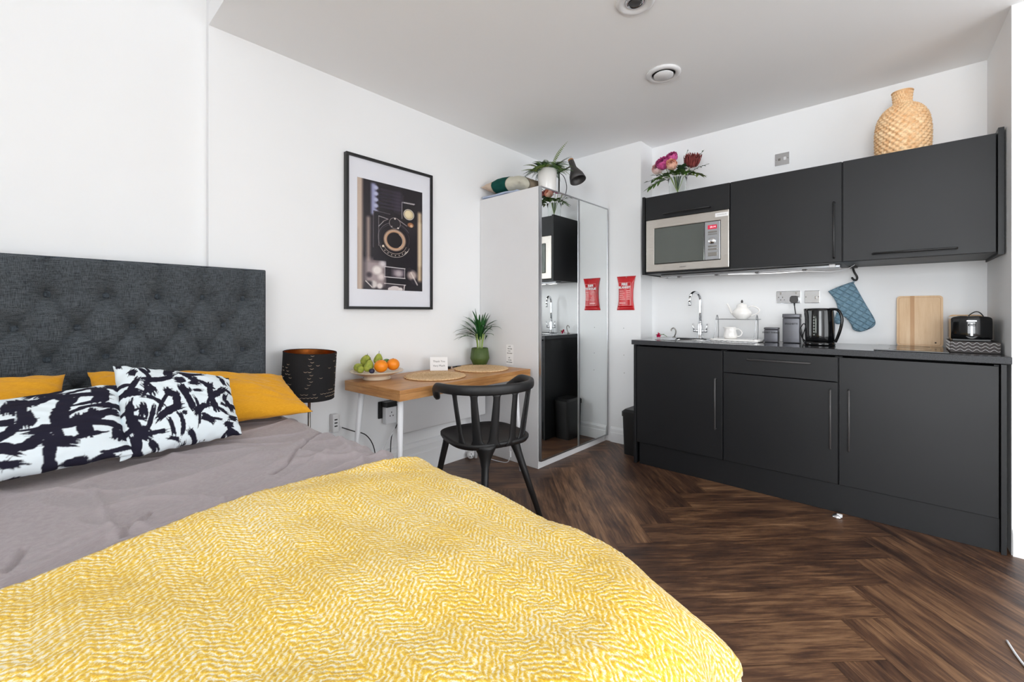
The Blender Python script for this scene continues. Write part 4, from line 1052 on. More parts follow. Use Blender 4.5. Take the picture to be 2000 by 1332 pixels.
# chopping boards
def board(label, x0, x1, zb, zt, yb, yt, th, stripe):
    t = thing('chopping_board', label, 'chopping board', ((x0 + x1) / 2, yb, zb), 'bamboo chopping boards')
    def at(u, v, d): f = (v - zb) / (zt - zb); return (u, yb + (yt - yb) * f + d, v)
    P = rr_(x0, x1, zb, zt, .018, 5)
    o = MB().prism(P, 0, -th, at).build('board', 'boardwood', t); uvbox(o, 2)
    if stripe:
        sx = x0 + (x1 - x0) * .30
        o = MB().prism([(sx, zb + .001), (sx + .019, zb + .001), (sx + .019, zt - .001), (sx, zt - .001)], -th - .0006, -th + .001, at).build('stripe', 'boardstripe', t); uvbox(o, 2); o['label'] = 'darker inlaid strip'
        MB().lathe([(.004, 0), (.004, .0008), (0, .0009)], at(x1 - .032, zb + .025, -th), 14, (0, -1, 0)).build('hang_hole', 'dark', t)
        b = MB(); q = rr_(x0 + .010, x1 - .010, zb + .010, zt - .010, .012, 4)
        b.tube([at(u, v, -th - .0001) for u, v in q], .0009, 5, closed=True); o = b.build('groove', 'boardstripe', t)
    return t
board('large bamboo chopping board with a darker stripe leaning on the kitchen wall', 2.488, 2.690, .9108, 1.212, 3.545, 3.578, .016, True)
board('small bamboo board edge showing behind the black toaster', 2.712, 2.850, .9108, 1.100, 3.520, 3.560, .014, False)
# zigzag box with the toaster on it
def zz():
    x0, x1, y0, y1, z0, z1 = 2.697, 2.872, 3.15, 3.44, WT + .0003, .966
    t = thing('storage_box', 'dark box with white wavy stripes under the toaster', 'box', ((x0 + x1) / 2, 3.3, WT))
    MB().box(x0, x1, y0, y1, z0, z1, .003, 2).build('body', plain('box_dark', (62, 57, 56), .7), t)
    for k in range(3):
        zc = z0 + .014 + k * .0165; b = MB()
        P = [(x, y0 - .0004, zc + .0044 * math.sin((x - x0) * 2 * math.pi / .029)) for x in np.linspace(x0 + .002, x1 - .002, 90)]
        b.tube(P, 1, 6, flat=(.0028, .0008)); b.build('wavy_stripe', 'paper', t)
        b = MB(); P = [(x0 - .0004, y, zc + .0044 * math.sin((y - y0) * 2 * math.pi / .029)) for y in np.linspace(y0 + .002, y1 - .002, 120)]
        b.tube(P, 1, 6, flat=(.0008, .0028)); b.build('wavy_stripe', 'paper', t)
zz()
tx0, tx1, ty0, ty1, tz = 2.702, 2.848, 3.18, 3.43, .9668
t = thing('toaster', 'glossy black two-slice toaster standing on the wavy striped box', 'toaster', ((tx0 + tx1) / 2, 3.3, tz))
MB().box(tx0 + .004, tx1 - .004, ty0 + .006, ty1 - .004, tz, tz + .012, .003, 2).build('base', 'black', t)
b = MB(); tcx, thw = (tx0 + tx1) / 2, (tx1 - tx0) / 2; nu_, nv_ = 29, 13
def t_top(u): return tz + .108 + .0185 * (1 - abs(u) ** 5) ** .4
def t_pt(i, j, back):
    u = math.sin(math.pi / 2 * (-1 + 2 * i / (nu_ - 1))); v_ = j / (nv_ - 1); z = tz + .0125 + (t_top(u) - tz - .0125) * v_
    bul = .020 * (1 - u * u) + .006 * (1 - (2 * v_ - 1) ** 6)
    return (tcx + thw * u, (ty1 + bul * .5) if back else (ty0 + .012 - bul), z)
ff = [t_pt(i, j, False) for j in range(nv_) for i in range(nu_)]; bb = [t_pt(i, j, True) for j in range(nv_) for i in range(nu_)]
b.grid(ff, nu_, nv_); b.grid(bb, nu_, nv_)
ring_ = [(0, j) for j in range(nv_)] + [(i, nv_ - 1) for i in range(1, nu_)] + [(nu_ - 1, j) for j in range(nv_ - 2, -1, -1)]
b.grid([ff[j * nu_ + i] for i, j in ring_] + [bb[j * nu_ + i] for i, j in ring_], len(ring_), 2)
o = b.build('shell', 'gloss_black', t)
o = MB().prism([(.030 * math.cos(a) * 1.0, .048 * math.sin(a)) for a in np.linspace(0, 2 * math.pi, 28, endpoint=False)], 0, .006, lambda u, v, d: ((tx0 + tx1) / 2 + u, ty0 - .0135 - d * .5 + .0035 + .022 * (u / thw) ** 2 * 1.0, tz + .062 + v)).build('lever_panel', 'black', t)
MB().box((tx0 + tx1) / 2 - .0045, (tx0 + tx1) / 2 + .0045, ty0 - .0175, ty0 - .0125, tz + .028, tz + .092, .001, 1).build('lever_slot', 'alu', t)
MB().box((tx0 + tx1) / 2 - .013, (tx0 + tx1) / 2 + .013, ty0 - .032, ty0 - .0165, tz + .078, tz + .088, .003, 2).build('lever', 'gloss_black', t)
MB().box((tx0 + tx1) / 2 - .018, (tx0 + tx1) / 2 + .018, ty0 - .0175, ty0 - .0125, tz + .100, tz + .107, .001, 1).build('badge', 'alu', t)
for x in (tx0 + .035, tx1 - .060): MB().box(x, x + .025, ty0 + .03, ty1 - .03, tz + .1262, tz + .1278).build('bread_slot', 'dark', t)
MB().tube(smoothpath([(2.765, 3.44, tz + .08), (2.785, 3.45, tz + .128), (2.815, 3.455, tz + .150), (2.838, 3.45, tz + .128), (2.850, 3.445, tz + .07), (2.856, 3.46, .93)]), .0028, 8).build('cord', 'black', t)
# counter posy by the sink
t = thing('flower', 'single magenta artificial flower lying at the left end of the worktop', 'flower', (1.075, 3.36, WT))
b = MB(); rnd = random.Random(4); hc = Vector((1.078, 3.335, WT + .024))
for k in range(22):
    d = Vector((rnd.gauss(-.3, 1), rnd.gauss(-.4, 1), rnd.gauss(.1, .8))).normalized(); b.leaf(hc + d * .002, d, .022, .009, .1)
b.build('bloom', 'magenta', t, fix=False)
MB().tube(smoothpath([hc, hc + Vector((.03, .015, .004)), hc + Vector((.055, .03, -.012))]), .0022, 6).build('stem', 'leaf', t)
b = MB(); b.leaf(hc + Vector((.02, .01, .002)), (1, .3, .3), .03, .008); b.leaf(hc + Vector((.025, .01, .002)), (.6, -.5, .1), .026, .008); b.build('leaf', 'leaflite', t, fix=False)
t = thing('plug_hook', 'small grey curled sink plug holder on the wall behind the magenta flower', 'hook', (1.135, 3.50, WT))
MB().lathe([(.014, 0), (.014, .004), (.008, .006)], (1.135, 3.50, WT), 20).build('base', 'nickel', t)
MB().tube(smoothpath([(1.135, 3.50, WT + .004), (1.148, 3.498, WT + .03), (1.150, 3.495, WT + .06), (1.135, 3.49, WT + .076), (1.118, 3.488, WT + .064), (1.118, 3.488, WT + .05)]), .005, 8).build('arm', 'nickel', t)

# ------------------------------------------------------------------ on top of the wall units
vz = UZ1 + .0005
vc = Vector((1.212, 3.375, vz))
v = thing('glass_vase', 'clear glass vase of water on top of the wall cabinet above the microwave', 'vase', vc)
MB().lathe([(0, 0), (.060, 0), (.064, .004), (.060, .05), (.062, .11), (.072, .165), (.070, .165), (.059, .11), (.057, .05), (.060, .012), (0, .010)], vc, 48).build('glass', 'glass', v)
bq = thing('flower_bouquet', 'bouquet of pink peonies, pale roses, a dusky protea and green sprigs in the glass vase', 'flowers', vc + Vector((0, 0, .012)))
def stem_to(p, mat='stemgreen', r=.0022, root=None):
    p = Vector(p); k = Vector(((p.x - vc.x) * -.22, (p.y - vc.y) * -.22, .014)); q = vc + k
    rimp = vc + Vector(((p.x - vc.x) * .42, (p.y - vc.y) * .42, .165)); h = Vector((rimp.x - vc.x, rimp.y - vc.y, 0))
    if h.length > .052: rimp = vc + h.normalized() * .052 + Vector((0, 0, .165))
    return MB().tube(smoothpath([q, (q + rimp) / 2, rimp, p]), r, 7)
def bloom(name, label, cat, p, r, mat, n, spread, grp=None, inner=None, lenf=1.0, wf=.55, axis=(0, -.4, 1)):
    p = Vector(p); rnd = random.Random(int(p.x * 1e4)); ax = Vector(axis).normalized(); a_, b_ = frame_from(ax)
    layers = MB(); pw = lenf
    for i in range(n):
        f = (i + .5) / n; az = i * 2.39996; rho = r * (.22 + .78 * f ** .8); top = R(8 + spread * 46 * f); half = R(62 - 22 * f) * wf * 1.3
        pts = []
        for j in range(7):
            tj = j / 6; pol = R(150) * (1 - tj) + top * tj; wid = half * (.35 + .65 * math.sin(math.pi * min(1, .15 + .8 * tj)) ** .6) * (1.0 if pw <= 1 else (1 - tj) ** .7 + .12)
            lip = 1 + .10 * f * max(0, tj - .7) / .3
            for k in range(5):
                q = -1 + k / 2; aa = az + wid * q; rr = rho * lip * (1 + .05 * q * q) * (1 + (pw - 1) * tj) + rnd.uniform(-1, 1) * r * (.10 if n > 30 else .02) * tj
                pts.append(p + (a_ * math.cos(aa) + b_ * math.sin(aa)) * math.sin(pol) * rr + ax * math.cos(pol) * rr * (1.0 + (pw - 1) * .6))
        layers.grid(pts, 5, 7)
    t = layers.build(name, mat, bq, fix=False); t['label'] = label
    stem_to(p - ax * r * .2).build('stem', 'stemgreen', t)
    return t
bloom('rose', 'pale blush rose, leftmost bloom of the bouquet', 'flower', (1.066, 3.335, vz + .262), .043, 'roseB', 26, 1.2, 'roses in the glass vase', axis=(0, -.9, .35), wf=.75)
bloom('rose', 'peach rose in the middle of the bouquet', 'flower', (1.203, 3.285, vz + .256), .044, 'roseA', 26, 1.2, 'roses in the glass vase', axis=(.2, -.9, .3), wf=.75)
bloom('peony', 'ruffled bright pink peony between the two roses, lower one', 'flower', (1.122, 3.315, vz + .292), .052, 'pinkf', 70, 1.35, 'pink peonies in the vase', axis=(0, -.8, .5), wf=.45)
bloom('peony', 'small pink peony behind the peach rose, upper one', 'flower', (1.180, 3.345, vz + .335), .043, 'pinkf', 50, 1.35, 'pink peonies in the vase', axis=(.1, -.8, .6), wf=.45)
t = bloom('protea', 'large dusky red protea at the right of the bouquet', 'flower', (1.318, 3.40, vz + .292), .050, 'protea', 80, 1.25, axis=(.35, -.6, .9), lenf=1.3, wf=.24)
def sprig(name, label, p, mat, n, L, w, grp, curl=0, leafy=1.0, seed=1):
    p = Vector(p); rnd = random.Random(seed)
    rimp = vc + Vector(((p.x - vc.x) * .30, (p.y - vc.y) * .3, .165)); path = smoothpath([rimp, rimp * .5 + p * .5 + Vector((0, 0, .02)), p], 8)
    st = stem_to(rimp + Vector((0, 0, .002))); st.tube(path, .0016, 5)
    b = MB()
    for i in range(n):
        k = 3 + int((len(path) - 4) * i / max(1, n - 1)); q = path[k]; d = (path[min(k + 1, len(path) - 1)] - path[k - 1]).normalized(); s = frame_from(d)[0]
        dd = d * .7 + s * (1 if i % 2 else -1) * .9 + Vector((rnd.uniform(-.3, .3), rnd.uniform(-.3, .3), rnd.uniform(-.3, .2)))
        b.leaf(q, dd, L * rnd.uniform(.7, 1.1), w * (1.1 if n < 12 else .95), .15)
    b.leaf(path[-1], path[-1] - path[-3], L, w); t = b.build(name, mat, bq, fix=False); t['label'] = label; st.build('stem', 'leafdark', t); return t
G = 'green sprigs in the glass vase'
for i, (p, mt, n, L, w, lab) in enumerate([
    ((1.030, 3.30, vz + .125), 'leaf', 18, .070, .010, 'green leafy sprig drooping to the left of the vase'),
    ((.985, 3.35, vz + .185), 'leafdark', 5, .040, .006, 'sparse dark twig reaching furthest left of the vase'),
    ((1.020, 3.38, vz + .235), 'leafdark', 5, .032, .006, 'dark twig at the left below the blush rose'),
    ((1.110, 3.27, vz + .175), 'leaf', 24, .075, .011, 'green leaves covering the left front of the vase'),
    ((1.235, 3.25, vz + .185), 'leaf', 24, .070, .011, 'green leaves covering the front of the vase'),
    ((1.340, 3.29, vz + .175), 'leaf', 24, .075, .011, 'broad green sprig at the right of the vase'),
    ((1.405, 3.31, vz + .145), 'leaflite', 20, .070, .010, 'light green sprig drooping furthest right'),
    ((1.385, 3.42, vz + .345), 'leafdark', 8, .020, .005, 'fine dark berried twig right of the protea, upper'),
    ((1.420, 3.40, vz + .235), 'leafdark', 10, .024, .005, 'fine dark twig right of the protea, lower'),
    ((1.265, 3.44, vz + .385), 'leafdark', 8, .018, .004, 'thin twig rising highest behind the protea'),
    ((1.105, 3.45, vz + .360), 'leafdark', 6, .018, .004, 'thin twig rising behind the pink peonies'),
    ((1.275, 3.31, vz + .225), 'leafdark', 16, .060, .017, 'broad dark leaves under the protea')]):
    sprig('foliage_sprig', lab, p, mt, n, L, w, G, seed=i)
# woven vase
wc = Vector((2.515, 3.35, vz))
t = thing('woven_vase', 'woven bamboo bottle-shaped vase on top of the right wall cabinet', 'vase', wc)
prof = [(.108, 0), (.113, .01), (.119, .06), (.121, .12), (.120, .17), (.113, .225), (.098, .265), (.075, .295), (.052, .312), (.043, .320), (.041, .335), (.044, .375), (.047, .388)]
PP = smoothpath([(r, 0, z) for r, z in prof], 5)
b = MB(); n = 220; nj = 210; pts = []
tot = [0]
for i in range(1, len(PP)): tot.append(tot[-1] + (PP[i] - PP[i - 1]).length)
for j in range(nj):
    s = tot[-1] * j / (nj - 1); i = max(k for k in range(len(PP)) if tot[k] <= s + 1e-9); i = min(i, len(PP) - 2); f = (s - tot[i]) / (tot[i + 1] - tot[i]); q = PP[i].lerp(PP[i + 1], f)
    row = s / .0165
    for k in range(n):
        a = 2 * math.pi * k / n; ph = math.pi * (int(row) % 2)
        rz = q.x - .003 + (.0060 * math.cos(a * 24 + ph) * (1 if q.z < .31 else .5) + .0040) * abs(math.sin(math.pi * (row % 1))) ** .7
        pts.append(wc + Vector((rz * math.cos(a), rz * math.sin(a), q.z)))
b.grid(pts, n, nj, True, True); b.add([wc + Vector((.108 * math.cos(2 * math.pi * k / 60), .108 * math.sin(2 * math.pi * k / 60), .0005)) for k in range(60)], [tuple(range(60))])
b.build('woven_body', 'rattan', t, fix=False)
b = MB().tube([wc + Vector((.047 * math.cos(a), .047 * math.sin(a), .388)) for a in np.linspace(0, 2 * math.pi, 40, endpoint=False)], .003, 8, closed=True); b.build('rim', 'rattan', t)

# ------------------------------------------------------------------ wardrobe
WX, WY0, WY1, WH = .600, 2.416, 3.352, 2.010
t = thing('wardrobe', 'tall white wardrobe with two full-height mirrored doors', 'wardrobe', (.3, 2.88, 0))
MB().box(.003, WX - .004, WY0, WY0 + .018, 0.001, WH, .001, 1).build('side_panel', 'white', t)
MB().box(.003, WX - .004, WY1 - .018, WY1, 0.001, WH, .001, 1).build('side_panel', 'white', t)
MB().box(.003, WX - .004, WY0 + .0185, WY1 - .0185, WH - .018, WH, .001, 1).build('top_panel', 'white', t)
MB().box(.03, WX - .006, WY0 + .0185, WY1 - .0185, .001, .052).build('plinth', 'white', t)
MB().box(.004, .012, WY0 + .0185, WY1 - .0185, .053, WH - .019).build('back_panel', 'white', t)
mid = (WY0 + WY1) / 2 + .014
for a, b_ in ((WY0 + .003, mid - .0015), (mid + .0015, WY1 - .001)):
    f = .010; z0, z1 = .056, WH - .002
    fr = MB(); 
    for q in ((a, a + f, z0, z1), (b_ - f, b_, z0, z1), (a + f, b_ - f, z0, z0 + f), (a + f, b_ - f, z1 - f, z1)):
        fr.box(WX, WX + .021, q[0], q[1], q[2], q[3], .001, 1)
    d = fr.build('door_frame', 'alu', t)
    MB().box(WX + .001, WX + .018, a + f, b_ - f, z0 + f, z1 - f).build('mirror', 'mirror', d)
# children's note strip taped on the wardrobe side
t = thing('paper_note', 'narrow handwritten paper note taped to the wardrobe side above the desk', 'note', (.325, WY0 - .001, .79))
MB().box(.288, .360, WY0 - .0014, WY0 - .0006, .722, .870).build('sheet', 'paper', t)
for k, s_ in enumerate(('wi fi', 'the code', 'is on', 'the router', '', 'call', 'us any', 'time please')):
    if s_: text(s_, .0125, 'lampgrey', t, (.322 + .004 * math.sin(k * 2.3), WY0 - .0016, .857 - k * .0168), (1, 0, 0), (0, 0, 1), .0001, 'handwriting', .0003)
# things on the wardrobe
cl = MB(); nu_, nv_ = 30, 24; pts = []
for j in range(nv_):
    for i in range(nu_):
        x = .02 + .375 * i / (nu_ - 1); y = 2.420 + .36 * j / (nv_ - 1)
        pts.append((x, y, WH + .0195 + .010 * float(vnoise(x * 11, y * 14)) + .003 * math.sin(x * 30)))
cl.grid(pts, nu_, nv_); o = cl.build('folded_cloth', 'bluecloth'); m_ = o.modifiers.new('s', 'SOLIDIFY'); m_.thickness = .012; m_.offset = -1
tag(o, 'pale blue folded cloth lying on the wardrobe top beneath the patchwork cushion', 'cloth')
def patch_paint(u, v):
    g_, be, li, br = (np.array(lin(c)) for c in ((18, 74, 66), (196, 176, 158), (206, 202, 186), (138, 124, 106)))
    c = np.zeros(u.shape + (3,)) + be
    c[(u > -.5) & (u < .22)] = g_; c[(u >= .22) & (v < -.30)] = li; c[(u >= .22) & (v >= -.30)] = br; c[(u > .205) & (u < .235)] *= .5; c[(u > .22) & (np.abs(v + .30) < .03)] *= .35
    return c
p = pillow('cushion', (.025, 2.405, 2.108), (.418, 2.425, 2.084), (.405, 2.80, 2.105), (.03, 2.80, 2.13), .155, 'patch', 4, paint=patch_paint, nu=120, nv=90)
tag(p, 'green and beige patchwork cushion lying on top of the wardrobe', 'cushion')
# potted fern
fc = Vector((.490, 2.66, WH + .001))
t = thing('potted_fern', 'bushy green fern in a white pot on top of the wardrobe', 'plant', fc)
MB().lathe([(.001, 0), (.064, 0), (.067, .004), (.074, .19), (.072, .193), (.068, .188), (.066, .165), (0, .162)], fc, 40).build('pot', 'ceramic', t)
MB().lathe([(.065, .166), (0, .172)], fc, 24).build('soil', 'soil', t)
def frond(base, az, L, rise, droop, n, w, mat):
    base = Vector(base); h = Vector((math.cos(az), math.sin(az), 0)); pts = []
    for i in range(15):
        s = i / 14; pts.append(base + h * L * s * math.cos(rise * (1 - s * .3)) + Vector((0, 0, L * (math.sin(rise) * s - droop * s * s))))
    b = MB().tube(pts, [.0016 * (1 - .6 * i / 14) for i in range(15)], 5); side = h.cross(Vector((0, 0, 1)))
    P = smoothpath(pts, 3)
    for i in range(n):
        k = 4 + int((len(P) - 6) * i / n); s = i / n; ll = w * math.sin(math.pi * (.12 + .86 * s)) ** .7
        d0 = (P[k + 1] - P[k]).normalized(); sd_ = d0.cross(Vector((0, 0, 1))); sd_ = sd_.normalized() if sd_.length > .05 else side
        for g_ in (-1, 1): b.leaf(P[k], sd_ * g_ + d0 * .35, ll, ll * .14, .12, up=sd_.cross(d0) * g_)
    return b
rnd = random.Random(12); tp = fc + Vector((0, 0, .168))
fd = [(.35, .25, 1.45, .10), (.75, .22, 1.1, .3), (math.pi + .73, .23, .55, .42), (.73, .20, .6, .5)]
for i in range(50): fd.append((i * 2.39996, rnd.uniform(.16, .26), rnd.uniform(.7, 1.4), rnd.uniform(.55, 1.15)))
for i, (az, L, ri, dr_) in enumerate(fd):
    if math.sin(az) < -.5 and math.cos(az) < 0: L *= .8
    if math.cos(az) < -.2: dr_ = min(dr_, .95)
    frond(tp + Vector((.03 * math.cos(az), .03 * math.sin(az), 0)), az, L, ri, dr_, 19, .034 if i == 0 else .027, None).build('frond', ('leaf', 'leafdark', 'leaflite', 'leaf', 'leafdark')[i % 5] if i else 'leaflite', t, fix=False)
# desk lamp on the wardrobe
dl = Vector((.455, 2.86, WH + .001))
t = thing('desk_lamp', 'dark grey desk lamp with wooden cap standing on the wardrobe behind the fern', 'lamp', dl)
MB().lathe([(.001, 0), (.07, 0), (.072, .006), (.06, .012), (.01, .016)], dl, 36).build('base', 'lampgrey', t)
j1 = dl + Vector((0, 0, .232)); MB().cyl(dl + Vector((0, 0, .012)), j1, .0062).build('pole', 'lampgrey', t)
hd = Vector((.585, 2.85, 2.262)); ad = (hd - j1).normalized()
MB().cyl(j1 - ad * .045, hd, .0055).build('arm', 'lampgrey', t); MB().ball(j1, .012, 12, 8).build('joint', 'black', t)
s0 = Vector((.578, 2.85, 2.302)); s1 = Vector((.652, 2.838, 2.132)); sa = (s1 - s0).normalized(); Ls = (s1 - s0).length
MB().lathe([(.021, 0), (.023, Ls * .05), (.024, Ls * .36), (.034, Ls * .5), (.055, Ls * .74), (.064, Ls), (.061, Ls), (.052, Ls * .74), (.031, Ls * .5), (.02, Ls * .38)], s0, 36, sa, cap=False).build('lamp_shade', 'lampgrey', t, fix=False)
MB().lathe([(.021, -.012), (.0225, 0), (.0, .001)], s0, 24, sa).build('wooden_cap', 'cork', t)
MB().tube(smoothpath([j1, j1 + Vector((.05, 0, -.05)), dl + Vector((.075, 0, .10)), dl + Vector((.06, .0, .03)), dl + Vector((.045, .0, .013))]), .0028, 7).build('cord', 'black', t)

# ------------------------------------------------------------------ fire blanket, bin, wall marks
t = thing('fire_blanket', 'red fire blanket pouch hanging on the white pillar left of the kitchen', 'fire blanket', (.785, YF, 1.27))
nu_, nv_ = 30, 44; pts = []
for j in range(nv_):
    v_ = j / (nv_ - 1); z = 1.132 + v_ * (1.416 - 1.132); half = .066 + .018 * (2 * abs(v_ - .47)) ** 2.2 
    for i in range(nu_):
        u_ = -1 + 2 * i / (nu_ - 1); th = .022 * (1 - abs(u_) ** 4) * (min(1, (1 - v_) * 3.2) ** .8) * (.35 if v_ < .10 else 1) * (1 if v_ > .03 else .5)
        pts.append((.783 + u_ * half + (v_ - .5) * .006, YF - .004 - th - .0025 * (float(vnoise(u_ * 3, v_ * 7)) + .5), z))
b = MB().grid(pts, nu_, nv_); o = b.build('pouch', 'red', t, fix=False); m_ = o.modifiers.new('s', 'SOLIDIFY'); m_.thickness = .0025
b = MB(); yb_ = YF - .0296
for q in ((.728, 1.362, .838, 1.364), (.728, 1.170, .838, 1.172), (.728, 1.170, .7295, 1.364), (.8365, 1.170, .838, 1.364)): b.box(q[0], q[2], yb_, yb_ + .001, q[1], q[3])
for k, (a_, c_) in enumerate(((.738, .775), (.738, .782), (.738, .770), (.738, .78), (.738, .79))): b.box(a_, c_, yb_, yb_ + .001, 1.288 - k * .017, 1.294 - k * .017)
for k in range(5): b.box(.800, .830, yb_, yb_ + .001, 1.288 - k * .017, 1.296 - k * .017)
b.box(.736, .792, yb_, yb_ + .001, 1.186, 1.196)
o = b.build('printed_panel', 'redlight', t); o['label'] = 'pale printed frame and instruction lines'
text('FIRE', .030, 'paper', t, (.783, yb_ - .0004, 1.346), (1, 0, 0), (0, 0, 1), .0004, 'lettering', .0012)
text('BLANKET', .0255, 'paper', t, (.783, yb_ - .0004, 1.321), (1, 0, 0), (0, 0, 1), .0004, 'lettering', .0010)
MB().lathe([(.004, 0), (.004, .003), (0, .004)], (.79, YF - .009, 1.408), 12, (0, -1, 0)).build('eyelet', 'alu', t)
for x_, z_ in ((.762, .752), (.765, .601), (.760, .979)):
    o = MB().lathe([(.0030, 0), (.0028, .0008), (0, .0010)], (x_, YF - .0002, z_), 10, (0, -1, 0)).build('screw_hole', 'dark'); tag(o, 'tiny dark screw hole in the white pillar below the fire blanket', 'screw hole', 'screw holes in the pillar')
# bin
t = thing('waste_bin', 'black plastic waste bin tucked beside the left end of the base cabinets', 'bin', (.957, 3.20, 0))
P0 = rr_(.880, 1.020, 3.13, 3.325, .02, 4); P1 = rr_(.872, 1.029, 3.12, 3.335, .022, 4); b = MB()
b.grid([(x, y, .001) for x, y in P0] + [(x, y, .30) for x, y in P1], len(P0), 2, False, True); b.add([(x, y, .001) for x, y in P0], [tuple(range(len(P0)))]); b.build('body', 'black', t)
P2 = rr_(.867, 1.031, 3.113, 3.340, .024, 4); P3 = rr_(.885, 1.02, 3.135, 3.32, .02, 4)
b = MB().grid([(x, y, .300) for x, y in P2] + [(x, y, .335) for x, y in P2] + [(x, y, .352) for x, y in P3], len(P2), 3, False, True); b.add([(x, y, .352) for x, y in P3], [tuple(range(len(P3)))]); b.add([(x, y, .300) for x, y in P2], [tuple(range(len(P2)))]); b.build('lid', 'black', t)

# ------------------------------------------------------------------ ceiling fittings
def ceil_ring(prof, c, n=48): return MB().lathe([(r, -z) for r, z in prof], c, n)
vc_ = (1.473, 2.500, ZC)
t = thing('ceiling_vent', 'round white air valve in the ceiling, the farther of the two fittings', 'vent', vc_)
ceil_ring([(.096, .0003), (.096, .006), (.088, .014), (.072, .016), (.066, .008), (.066, .0003)], vc_).build('ring', 'white', t)
ceil_ring([(.0655, .0006), (.0655, .002), (.0, .002)], vc_).build('throat', 'dark', t)
ceil_ring([(.02, .002), (.052, .010), (.056, .014), (.054, .019), (.0, .021)], vc_).build('disc', 'white', t)
dc = (1.622, 1.840, ZC)
t = thing('downlight', 'round recessed white downlight at the top edge of the picture', 'light', dc)
ceil_ring([(.085, .0003), (.085, .004), (.078, .009), (.068, .010), (.056, .004), (.05, .002)], dc).build('bezel', 'white', t)
ceil_ring([(.05, .0012), (.034, .008), (.030, .004), (0, .004)], dc).build('reflector', 'chrome', t)
ceil_ring([(.027, .0042), (.024, .009), (0, .010)], dc).build('bulb', 'lampgrey', t)

# ------------------------------------------------------------------ floor bits
dp = Vector((2.252, 2.945, 0))
t = thing('door_stop', 'small shiny half-dome door stop on the floor before the middle cabinet', 'door stop', dp)
MB().lathe([(.023, .0005), (.023, .004), (.012, .014), (0, .018)], dp, 24).build('dome', 'chrome', t); MB().box(dp.x - .001, dp.x + .024, dp.y - .008, dp.y + .008, .0042, .019, .002, 1).build('bumper', 'white', t)
o = MB().tube(smoothpath([(2.785, 2.215, .004), (2.800, 2.13, .004), (2.825, 2.04, .004), (2.87, 1.9, .004)]), .0035, 8).build('white_cable', 'whitemetal'); tag(o, 'end of a thin white cable on the floor at the lower right', 'cable')

# ------------------------------------------------------------------ heater, sockets, cables on the left wall
t = thing('panel_heater', 'white wall-mounted panel heater under the desk', 'heater', (.07, 2.0, .32))
MB().box(.032, .098, 1.634, 2.385, .318, .640, .010, 3).build('case', 'white', t)
MB().box(.0008, .034, 1.75, 2.27, .36, .60).build('bracket', 'dark', t)
b = MB(); 
for k in range(20): b.box(.045, .085, 1.68 + k * .034, 1.70 + k * .034, .6395, .6412)
b.build('grille', 'lampgrey', t)
MB().cyl((.05, 2.33, .27), (.05, 2.33, .319), .006).build('cable_gland', 'lampgrey', t)
t = thing('wall_socket', 'dark wall socket under the left end of the desk', 'socket', (0, 1.556, .47))
MB().box(.0005, .012, 1.505, 1.600, .425, .535, .003, 1).build('plate', 'black', t)
t = thing('plug_adapter', 'grey-white multi-way plug adapter in the socket under the desk', 'adapter', (.04, 1.56, .45))
MB().box(.0125, .060, 1.530, 1.610, .392, .500, .006, 2).build('body', 'whitemetal', t)
for dy, dz in ((0, .014), (-.011, -.008), (.011, -.008)): MB().box(.0595, .0606, 1.570 + dy - .003, 1.570 + dy + .003, .452 + dz - .004, .452 + dz + .004).build('pin_hole', 'dark', t)
t = thing('black_plug', 'black charger plug above the white adapter with black and white leads', 'plug', (.04, 1.56, .51))
MB().box(.0125, .070, 1.525, 1.605, .502, .535, .005, 2).build('body', 'black', t)
MB().tube(smoothpath([(.068, 1.600, .515), (.078, 1.622, .48), (.074, 1.62, .42), (.06, 1.60, .36), (.05, 1.575, .30), (.045, 1.57, .15), (.045, 1.57, .004)]), .0032, 8).build('black_lead', 'black', t)
MB().tube(smoothpath([(.066, 1.612, .40), (.06, 1.60, .36), (.055, 1.56, .30), (.05, 1.52, .24), (.05, 1.50, .1), (.05, 1.5, .004)]), .0026, 8).build('white_lead', 'whitemetal', t)
t = thing('usb_charger', 'small white wall charger with stacked ports between lamp and desk', 'charger', (.02, 1.207, .46))
MB().box(.0005, .045, 1.187, 1.228, .405, .512, .007, 3).build('body', 'white', t)
for k in range(3): MB().box(.0445, .0458, 1.197, 1.215, .478 - k * .019, .485 - k * .019).build('port', 'dark', t)
o = MB().tube(smoothpath([(.05, 1.24, .43), (.06, 1.30, .40), (.08, 1.38, .36), (.07, 1.44, .26), (.06, 1.46, .1), (.06, 1.46, .004)]), .0032, 8).build('black_cable', 'black'); tag(o, 'black cable looping down the wall between charger and desk leg', 'cable')
t = thing('loose_plug', 'white plug with dark pins lying on the floor against the baseboard', 'plug', (.10, 2.24, .03))
MB().lathe([(.022, 0), (.028, .006), (.028, .022), (.018, .032), (.0, .033)], (.065, 2.25, .0295), 20, (.9, -.45, .1)).build('body', 'white', t)
b = MB(); ax = Vector((.9, -.45, .1)).normalized(); a_, b__ = frame_from(ax)
for dx, dz in ((0, .011), (-.011, -.007), (.011, -.007)): q = Vector((.065, 2.25, .0295)) + ax * .031 + a_ * dx + b__ * dz; MB().cyl(q, q + ax * .016, .0028, n=8).build('pin', 'dark', t)
t = thing('white_lead', 'white lead and small connector on the floor beside the wardrobe', 'cable', (.3, 2.35, 0))
MB().tube(smoothpath([(.12, 2.30, .006), (.20, 2.33, .005), (.30, 2.34, .005), (.37, 2.345, .02), (.38, 2.352, .07), (.382, 2.355, .16), (.375, 2.36, .26)]), .003, 8).build('lead', 'whitemetal', t)
MB().box(.374, .392, 2.343, 2.361, .055, .100, .003, 2).build('connector', 'white', t)

